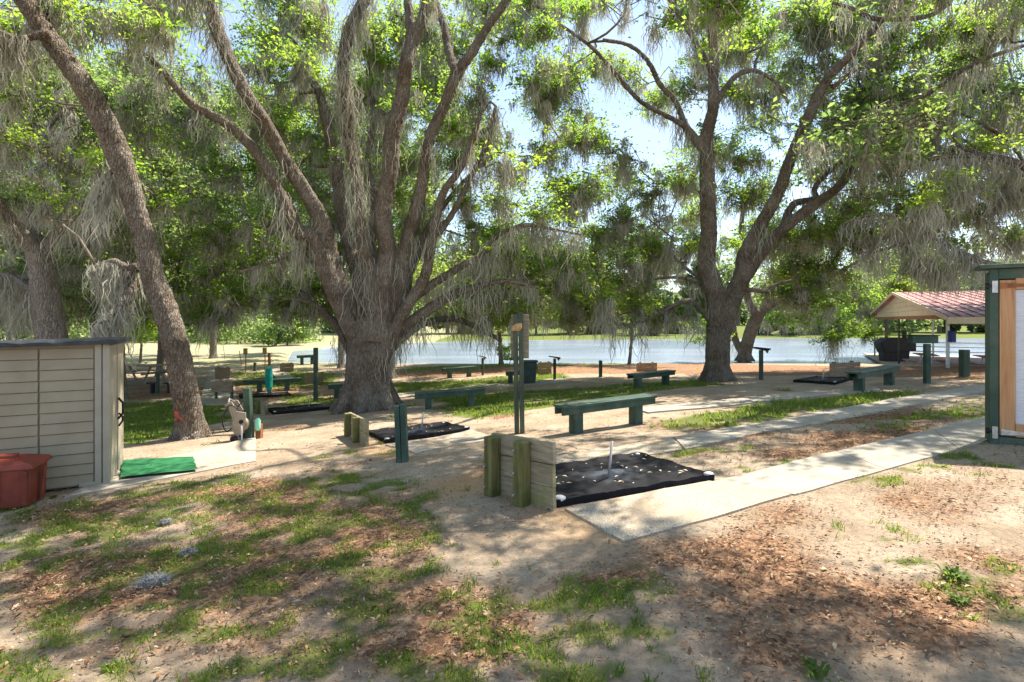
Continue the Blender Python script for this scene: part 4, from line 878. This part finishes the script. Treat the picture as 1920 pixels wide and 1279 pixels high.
# teal wrap, yellow signs
q = G(505, 737); k = q.y/F
o = MB().beam(q+Vector((.03, .05, -.1)), q+Vector((-.03, .05, 75*k)), .07, .07, (0, 1, 0)).build('rusty_pole', 'rust', None, loc=q); tag(o, 'rusty red-brown pole rising behind the teal wrap', 'pole')
tw_ = MB(); tw_.tube([q+Vector((0, 0, .02)), q+Vector((-.02, 0, .25)), q+Vector((-.03, 0, .55)), q+Vector((-.02, 0, .85)), q+Vector((0, 0, 51*k))], [.06, .12, .13, .11, .03], 14, True, .15, 2); o = tw_.build('folded_parasol', 'teal', None, smooth=True, loc=q); tag(o, 'teal folded fabric wrapped around the rusty pole', 'parasol')
for px, lab in ((461, 'left'), (497, 'right')):
    q = G(px, 698 if px == 461 else 697); k = q.y/F; r = empty('yellow_sign', q, '%s one of two small yellow signs on thin poles at the lawn edge' % lab, 'sign', 'yellow signs at the lawn edge')
    MB().tube([q-Vector((0, 0, .1)), q+Vector((0, 0, 42*k))], .025, 8).build('pole', 'rust', r); MB().box(q+Vector((0, -.04, 39*k)), (8*k, .02, 12*k)).build('sign_panel', 'yellow_sign', r)
q = G(453, 686); k = q.y/F; o = MB().tube([q, q+Vector((-.12, 0, 28*k))], .02, 6).build('thin_pole', 'rust', None, loc=q); tag(o, 'thin bare leaning pole left of the yellow signs', 'pole')
# reading stands
def stand(base, topy, w, label, m='dark_post', tilt=.25):
    q = G(*base); k = q.y/F; h = (base[1]-topy)*k; r = empty('reading_stand', q, label, 'stand', 'lectern-like stands beside the pits')
    MB().beam(q-Vector((0, 0, .1)), q+Vector((0, 0, h-.03)), .10, .10, (0, 1, 0)).build('post', m, r, bevel=.006)
    W_ = w*k/2
    MB().prism([q+Vector((-W_, -.16, h+.05)), q+Vector((W_*.8, -.22, h+.0)), q+Vector((W_, .16, h-.07)), q+Vector((-W_*.8, .2, h+.02))], (0, 0, .035)).build('tray', 'black', r)
    MB().prism([q+Vector((W_*.3, -.12, h-.02)), q+Vector((W_*.8, -.12, h)), q+Vector((W_*.6, -.12, h-.12))], (0, .05, 0)).build('bracket', m, r)
    return r
stand((905, 704), 670, 15, 'small dark lectern stand by the water, left of the tall dark post')
stand((1040, 713), 671, 24, 'dark lectern stand right of the dark bin')
stand((1427, 712), 655, 30, 'dark lectern stand right of the tall forked oak', m='green_paint')
q = G(1738, 719); k = q.y/F; bx_ = empty('post_box', q, 'green post topped by a wide dark box in front of the pavilion', 'post')
MB().beam(q-Vector((0, 0, .1)), q+Vector((0, 0, 74*k)), .11, .11, (0, 1, 0)).build('post', 'green_paint', bx_, bevel=.006)
MB().box(q+Vector((-.02, .1, 82*k)), (48*k, .18, 14*k)).build('box', 'green_paint', bx_, bevel=.006); MB().box(q+Vector((-.02, .1, 90*k)), (52*k, .24, .02)).build('lid', 'black', bx_)
# rubbish bin
q = G(992, 719); k = q.y/F; cn = empty('rubbish_bin', q, 'dark green rubbish bin with flat lid behind the tall dark post', 'rubbish bin'); w_ = .27; hh = 40*k
MB().add([q+Vector(v) for v in [(-w_*.8, -w_*.8, 0), (w_*.8, -w_*.8, 0), (w_*.8, w_*.8, 0), (-w_*.8, w_*.8, 0), (-w_, -w_, hh), (w_, -w_, hh), (w_, w_, hh), (-w_, w_, hh)]], [(0, 1, 2, 3), (4, 7, 6, 5), (0, 4, 5, 1), (1, 5, 6, 2), (2, 6, 7, 3), (3, 7, 4, 0)]).build('body', 'can', cn, bevel=.03)
MB().box(q+Vector((0, 0, hh+.03)), (.62, .62, .05)).build('lid', 'can', cn, bevel=.015)
for s in (-1, 1): MB().box(q+Vector((s*.12, -w_*.93, hh*.5)), (.03, .02, hh*.8), None, None).build('rib', 'can', cn, bevel=.004)
# ---------------------------------------------------------------- picnic tables, pedestal table
def picnic(c, ax, L, label, frame='table_wood', top='table_wood', pipe=False, grp=None, h=.75):
    c = Vector(c); ax = Vector(ax).normalized(); ay = Vector((-ax.y, ax.x, 0)); r = empty('picnic_table', c, label, 'picnic table', grp); Z_ = lambda z: Vector((0, 0, z))
    for i in range(4): MB().box(c+ay*(i-1.5)*.19+Z_(h), (L, .17, .04), ax).build('top_board', top, r)
    for s in (-1, 1):
        for i in (0, 1): MB().box(c+ay*s*(.58+.15*i)+Z_(.44), (L, .13, .04), ax).build('seat_board', top, r)
    for e in (-1, 1):
        b = c+ax*e*L*.36
        if pipe:
            for s in (-1, 1):
                pts = [b+ay*s*.05+Z_(h-.03), b+ay*s*.12+Z_(.3), b+ay*s*.22+Z_(.06), b+ay*s*.42+Z_(.04), b+ay*s*.62+Z_(.2), b+ay*s*.66+Z_(.42)]; pp, rw = catmull(pts, [.03]*6, 4); MB().tube(pp, rw, 8).build('leg', frame, r, smooth=True)
        else:
            for s in (-1, 1): MB().beam(b+ay*s*.62, b+ay*s*.2+Z_(h-.02), .09, .04, ax).build('leg', frame, r)
            MB().beam(b-ay*.72+Z_(.4), b+ay*.72+Z_(.4), .04, .09).build('crossbar', frame, r)
    return r
q = G(258, 738)
picnic(G(262, 716), (1, -.1, 0), 1.9, 'weathered wooden picnic table left of the leaning oak', h=.72)
q = G(296, 738); k = q.y/F; r = empty('pedestal_table', q, 'square green table on one post with two stools, left of the leaning oak', 'table')
MB().beam(q, q+Vector((0, 0, 38*k)), .08, .08, (0, 1, 0)).build('post', 'green_paint', r); MB().box(q+Vector((0, 0, 39*k)), (24*k, .5, .05)).build('tabletop', 'green_paint', r)
for dx in (-.26, .38):
    MB().tube([q+Vector((dx, .1, 0)), q+Vector((dx, .1, .36))], [.09, .09], 10).build('stool_post', 'black', r); MB().box(q+Vector((dx, .1, .38)), (.3, .3, .06)).build('stool_seat', 'black', r)
# ---------------------------------------------------------------- pavilion
pl, pr_ = G(1640, 669), G(1777, 690); gdir = pr_-pl; gdir.z = 0; gw = gdir.length; gdir.normalize(); adir = Vector((-gdir.y, gdir.x, 0)); 
if adir.x < 0: adir = -adir
pz = min(pl.z, pr_.z); PL = 6.5
pav = empty('pavilion', pr_, 'open metal picnic pavilion with red roof and cream gable by the lake', 'pavilion')
ez = CZ-(590-600)/F*pr_.y; rz = CZ-(551-600)/F*(pl.y+pr_.y)/2
def pp_(s, t, z): v = pl+gdir*s*gw+adir*t; return Vector((v.x, v.y, z))
MB().prism([pp_(-.2, -.3, pz-.05), pp_(1.2, -.3, pz-.05), pp_(1.2, PL+.2, pz-.05), pp_(-.2, PL+.2, pz-.05)], (0, 0, .08)).build('floor_slab', 'concrete', pav)
for t in (0, 3.1, 6.2):
    for s in (0, 1): MB().beam(pp_(s, t, pz-.1), pp_(s, t, ez), .09, .09, adir).build('post', 'steel', pav)
MB().beam(pp_(.5, .0, pz), pp_(.5, .0, ez), .07, .07, adir).build('post', 'dark_post', pav)
MB().beam(pp_(0, 0, ez-.08), pp_(1, 0, ez-.08), .08, .14).build('tie_beam', 'rust', pav)
nb_ = 5
for i in range(nb_):
    z0 = ez+(rz-ez)*i/nb_; z1 = ez+(rz-ez)*(i+1)/nb_-.01; f0, f1 = i/nb_*.5, min((i+1)/nb_*.5, .4995)
    MB().prism([pp_(f0, -.02-.01*(i % 2), z0), pp_(1-f0, -.02-.01*(i % 2), z0), pp_(1-f1, -.02, z1), pp_(f1, -.02, z1)], adir*.04).build('gable_board', 'cream', pav)
for s0, s1, nm in ((-.14, .5, 'left'), (1.06, .5, 'right')):
    dz = (rz-ez)*.12
    MB().prism([pp_(s0, -.25, ez-dz), pp_(s1, -.25, rz+.02), pp_(s1, -.25, rz+.08), pp_(s0, -.25, ez-dz+.06)], adir*(PL+.5)).build('roof_panel', 'red_roof', pav)
    MB().prism([pp_(s0, -.30, ez-dz-.04), pp_(s1, -.30, rz-.03), pp_(s1, -.30, rz+.1), pp_(s0, -.30, ez-dz+.09)], adir*.045).build('barge_board', 'cream', pav)
    for kk in range(22):
        t = -.2+kk*.31
        MB().beam(pp_(s0, t, ez-dz+.075), pp_(s1, t, rz+.095), .03, .02, adir).build('roof_rib', 'red_roof', pav)
MB().prism([pp_(1.06, -.25, ez-.10-.20), pp_(1.06, PL+.2, ez-.10-.20), pp_(1.06, PL+.2, ez-.09), pp_(1.06, -.25, ez-.09)], gdir*.03).build('side_fascia', 'cream', pav)
for z in (.45, .75, 1.02): MB().beam(pp_(.02, 1.2, pz+z), pp_(.02, PL, pz+z), .03, .06).build('rail', 'steel', pav)
picnic(pp_(.52, 1.0, pz+.03), gdir*1.0, 1.9, 'nearest white pipe-framed picnic table under the pavilion, beside the smoker', 'white_pipe', 'table_wood', True, 'picnic tables under the pavilion')
picnic(pp_(.55, 3.2, pz+.03), gdir, 1.9, 'middle pipe-framed picnic table under the pavilion', 'white_pipe', 'table_wood', True, 'picnic tables under the pavilion')
picnic(pp_(.6, 5.2, pz+.03), gdir, 1.9, 'farthest pipe-framed picnic table under the pavilion', 'white_pipe', 'table_wood', True, 'picnic tables under the pavilion')
# smoker
sq = G(1676, 678); k = sq.y/F; sm = empty('barbecue_smoker', sq, 'black covered barbecue smoker at the left end of the pavilion', 'barbecue')
def sq_(px, py, dy=0): return Vector((sq.x+(px-1676)*k, sq.y+dy, sq.z+(675-py)*k))
MB().prism([sq_(1644, 640, -.35), sq_(1658, 630, -.35), sq_(1706, 630, -.35), sq_(1710, 642, -.35), sq_(1710, 655, -.35), sq_(1652, 658, -.35)], (0, .7, 0)).build('barrel', 'black', sm, bevel=.03)
MB().prism([sq_(1652, 657, -.25), sq_(1700, 655, -.25), sq_(1698, 675, -.25), sq_(1654, 675, -.25)], (0, .5, 0)).build('lower_cover', 'black', sm)
MB().tube([sq_(1696, 632), sq_(1696, 617)], .12, 10).build('chimney', 'dark_post', sm)
bq = G(1772, 700); k = bq.y/F; o = MB().box(pr_+Vector((.05, -.12, 1.05)), (.2, .12, .38), (1, .2, 0)).build('blue_bag', 'blue', None, bevel=.02, loc=pr_); tag(o, 'small blue bag hanging on the front pavilion post', 'bag')
# ---------------------------------------------------------------- cabinet at right
ca_ = G(1855, 832); ux = Vector((.83, -.55, 0)).normalized(); uy = Vector((.55, .83, 0)).normalized(); k = ca_.y/F
cab = empty('scoreboard_cabinet', ca_, 'green wooden cabinet with a cedar-framed door and plastic pane at the right edge', 'cabinet'); Hc = 326*k
def cp(u, v, z): return ca_+ux*u+uy*v+Vector((0, 0, z))
MB().prism([cp(.0, .03, .02), cp(1.2, .03, .02), cp(1.2, .28, .02), cp(.0, .28, .02)], (0, 0, Hc-.05)).build('body', 'green_paint', cab)
MB().box(cp(.038, .0, Hc/2), (.082, .06, Hc), ux).build('frame_stile', 'green_paint', cab, bevel=.006)
MB().box(cp(.62, .0, Hc-.06), (1.08, .055, .12), ux).build('frame_rail', 'green_paint', cab, bevel=.006)
MB().box(cp(.62, .0, .045), (1.08, .055, .09), ux).build('frame_rail', 'green_paint', cab, bevel=.006)
MB().box(cp(.55, .12, Hc+.03), (1.3, .46, .05), ux, (-.02, 0, 1)).build('cap', 'green_paint', cab, bevel=.008)
dr = MB().box(cp(.156, -.012, Hc/2-.01), (.138, .03, Hc-.25), ux).build('door', 'cedar', cab, bevel=.004)
def child(mb, n, m, bev=0):
    o = mb.build(n, m, dr, bevel=bev); return o
z1 = .10; z2 = Hc-.13
child(MB().box(cp(.61, -.012, z2-.05), (.765, .03, .13), ux), 'door_rail', 'cedar', .004)
child(MB().box(cp(.61, -.012, z1+.08), (.765, .03, .15), ux), 'door_rail', 'cedar', .004)
child(MB().box(cp(.62, .004, Hc/2), (.78, .01, Hc-.50), ux), 'pane', 'poly_pane')
for z in (Hc-.20, .15):
    child(MB().prism([cp(.10, -.036, z-.035), cp(.10, -.036, z+.035), cp(.34, -.036, z+.012), cp(.34, -.036, z-.012)], uy*.008), 'strap_hinge', 'rust' if z > 1 else 'steel')
    MB().box(cp(.045, -.036, z-.01), (.05, .01, .14), ux).build('hinge_plate', 'steel', cab)
    MB().tube([cp(-.035, .0, z), cp(.02, .0, z)], .035, 12).build('latch_knob', 'black', cab)
# ---------------------------------------------------------------- small ground things
def spruce(px, py, r, label):
    q = G(px, py); root = None
    n = 700; A = np.array(q)+rng.normal(0, 1, (n, 3))*np.array([r, r*.6, .010])+np.array([0, 0, .02])
    dirn = rng.normal(0, 1, (n, 3)); dirn[:, 2] = np.abs(dirn[:, 2])*.35
    o = strands_mesh('moss_clump', A, np.full(n, .02+r*.7), np.full(n, .004), 'moss', None, .25, unit(dirn)); o.data.materials[0] = MATS['grey_moss']; tag(o, label, 'moss clump'); return o
spruce(287, 1097, .04, 'ball of grey fallen moss on the grass at lower left')
spruce(310, 985, .012, 'small pale tuft of fallen moss above the grey ball'); spruce(352, 1042, .015, 'flat greyish moss scrap right above the grey ball')
def scatter(n, x0, x1, y0, y1, power=1.0):
    x = rng.uniform(x0, x1, n); y = y0+(y1-y0)*rng.random(n)**power; return x, y
# walk mask so nothing grows through concrete
SLABS = [wpoly(q) for q in ([(1170, 1021), (1485, 931), (1850, 828), (2000, 785), (2000, 750), (1850, 783), (1560, 850), (1330, 905), (1058, 958)], [(1045, 880), (1195, 857), (1400, 818), (1850, 735), (1980, 715), (1980, 704), (1640, 757), (1400, 798), (1040, 858)], [(1043, 954), (1338, 903), (1197, 859), (1010, 888)], [(120, 935), (370, 897), (480, 866), (480, 822), (365, 842), (222, 880)], [(780, 852), (935, 822), (833, 797), (690, 814), (722, 836)])]
def onslab(x, y):
    r = np.zeros(len(x), bool)
    for p in SLABS: r |= pip(x, y, p) < 0
    return r
# dry leaves
x, y = scatter(560000, -9, 9, 1.6, 11, 1.5); g_, l_, s_, o_ = zones(x, y); k = (rng.random(len(x)) < (l_**1.3*.9+.03)); k &= ~(onslab(x, y) & (rng.random(len(x)) < .985)); x, y = x[k], y[k]
n = len(x); z = gz(x, y)+.008+rng.random(n)*.012
Cc = np.stack([x, y, z], 1); nrm = unit(np.stack([rng.normal(0, .35, n), rng.normal(0, .35, n), np.ones(n)], 1)); d_ = unit(np.cross(nrm, rng.normal(size=(n, 3)))); s2 = np.cross(nrm, d_); L_ = (np.clip(rng.lognormal(-4.62, .45, n), .0035, .032))[:, None]
onb = onslab(x, y); Cc[onb, 2] += .034
V = np.stack([Cc-d_*L_, Cc+s2*L_*.38+nrm*L_*.25, Cc+d_*L_, Cc-s2*L_*.38+nrm*L_*.25], 1).reshape(-1, 3)
o = np_mesh('leaf_litter', V, np.arange(n*4).reshape(-1, 4), 'dry_leaf', None, rng.random(n)); tag(o, 'fallen brown and orange oak leaves scattered over the ground', kind='stuff'); print('litter', n)
# grass
def grass(nn, x0, x1, y0, y1, pw, h, w, thr, name, label):
    x, y = scatter(nn, x0, x1, y0, y1, pw); g_, l_, s_, o_ = zones(x, y)
    cl = fbm(x*7, y*7, 71, 4); dens = np.clip((cl-.52+(g_-thr)*.55)*5.5, 0, 1)*(g_ > .08)*rng.choice([.5, 1], len(x))
    k = (rng.random(len(x)) < dens) & ~onslab(x, y); x, y = x[k], y[k]; n = len(x); z = gz(x, y)
    a = rng.uniform(0, 2*PI, n); sx_, sy_ = np.cos(a), np.sin(a); ww = w*rng.uniform(.6, 1.3, n); hh = h*rng.uniform(.4, 1.35, n)
    lx, ly = rng.normal(0, .6, n)*hh, rng.normal(0, .6, n)*hh; B_ = np.stack([x, y, z-.004], 1); S = np.stack([sx_*ww, sy_*ww, 0*x], 1)
    M_ = B_+np.stack([lx*.4, ly*.4, hh*.6], 1); T_ = B_+np.stack([lx, ly, hh*.95], 1)
    V = np.stack([B_-S*.5, B_+S*.5, M_+S*.4, M_-S*.4, T_], 1).reshape(-1, 3); b = np.arange(n)[:, None]*5
    Fc = np.concatenate([b+np.array([[0, 1, 2]]), b+np.array([[0, 2, 3]]), b+np.array([[3, 2, 4]])], 0)
    r = rng.random(n); o = np_mesh(name, V, Fc, 'grass_blade', None, np.concatenate([r, r, r])); tag(o, label, kind='stuff'); print(name, n)
grass(520000, -7.5, 7.5, 1.7, 8.5, 1.35, .045, .006, .33, 'grass', 'patchy low grass and weeds of the foreground')
grass(260000, -15, 17, 8, 30, 1.3, .07, .022, .5, 'grass', 'grass strips between the pits and near the water')
# weeds: rosettes of broad leaves
def weed(px, py, r, nl, label):
    q = G(px, py); m = MB()
    for i in range(nl):
        a = random.uniform(0, 2*PI); L = r*random.uniform(.5, 1.1); up = random.uniform(.3, .9)*L; o0 = q+Vector((random.gauss(0, r*.3), random.gauss(0, r*.3), 0)); d = Vector((math.cos(a), math.sin(a), 0)); s = Vector((-d.y, d.x, 0))*L*.12
        m.add([o0, o0+d*L*.5+s+Vector((0, 0, up*.8)), o0+d*L+Vector((0, 0, up*.7)), o0+d*L*.5-s+Vector((0, 0, up*.8))], [(0, 1, 2, 3)])
    o = m.build('weed', 'grass_blade', None, loc=q); tag(o, label, 'weed')
weed(1790, 1088, .085, 110, 'largest bright green weed at lower right'); weed(1800, 1132, .06, 70, 'second weed just below the largest one at lower right'); weed(994, 940, .06, 40, 'little green weed at the foot of the large backboard')
weed(810, 975, .045, 22, 'tiny lone weed on sand left below the large backboard'); weed(1535, 1270, .08, 30, 'weed at the bottom edge right of centre'); weed(210, 1255, .05, 60, 'leafy weed in the bottom left corner')
weed(100, 935, .05, 40, 'weed beside the red bin')
# twigs on the ground
tg = [((1265, 1040), (1330, 1060), 'pale twig on the litter below the pebbled deck'), ((880, 1120), (930, 1128), 'thin grey twig on bare ground near the bottom centre'), ((1000, 1215), (1060, 1190), 'long curved twig on the sunny sand at the bottom')]
for a, b, lab in tg:
    pa, pb = G(*a, .012), G(*b, .012); w = wander(pa, pb, 5, .08)
    for v in w: v.z = float(gz(v.x, v.y))+.012
    m = MB(); m.tube(w, .004, 5); o = m.build('fallen_twig', 'twig', None, loc=pa); tag(o, lab, 'twig')
print('tris', sum(len(o.data.polygons) for o in bpy.data.objects if o.type == 'MESH'), NL)
# red paint mark on the leaning oak
lo = [o for o in bpy.data.objects if o.name.startswith('live_oak') and 'red mark' in o.get('label', '')][0]
m = MB(); cc_ = P(373, 772, d1); R_ = 31*d1/F
for i in range(9):
    for j in range(8):
        pass
grid = []
for j in range(9):
    for i in range(9):
        a = -.75+.16*i; z = cc_.z+(j-4)*.035; wv = .8+.2*math.sin(i*2+j)
        cx = (353-960)/F*d1; grid.append((cx+math.sin(a+.45)*R_*1.09, d1-math.cos(a+.45)*R_*1.09, z))
fs_ = [(j*9+i, j*9+i+1, (j+1)*9+i+1, (j+1)*9+i) for j in range(8) for i in range(8) if ((i-3.5)**2+(j-3.5)**2)*(1+.3*math.sin(i*3.1+j*1.7)) < 9]
m.add(grid, fs_); m.build('paint_mark', 'red_paint', lo)
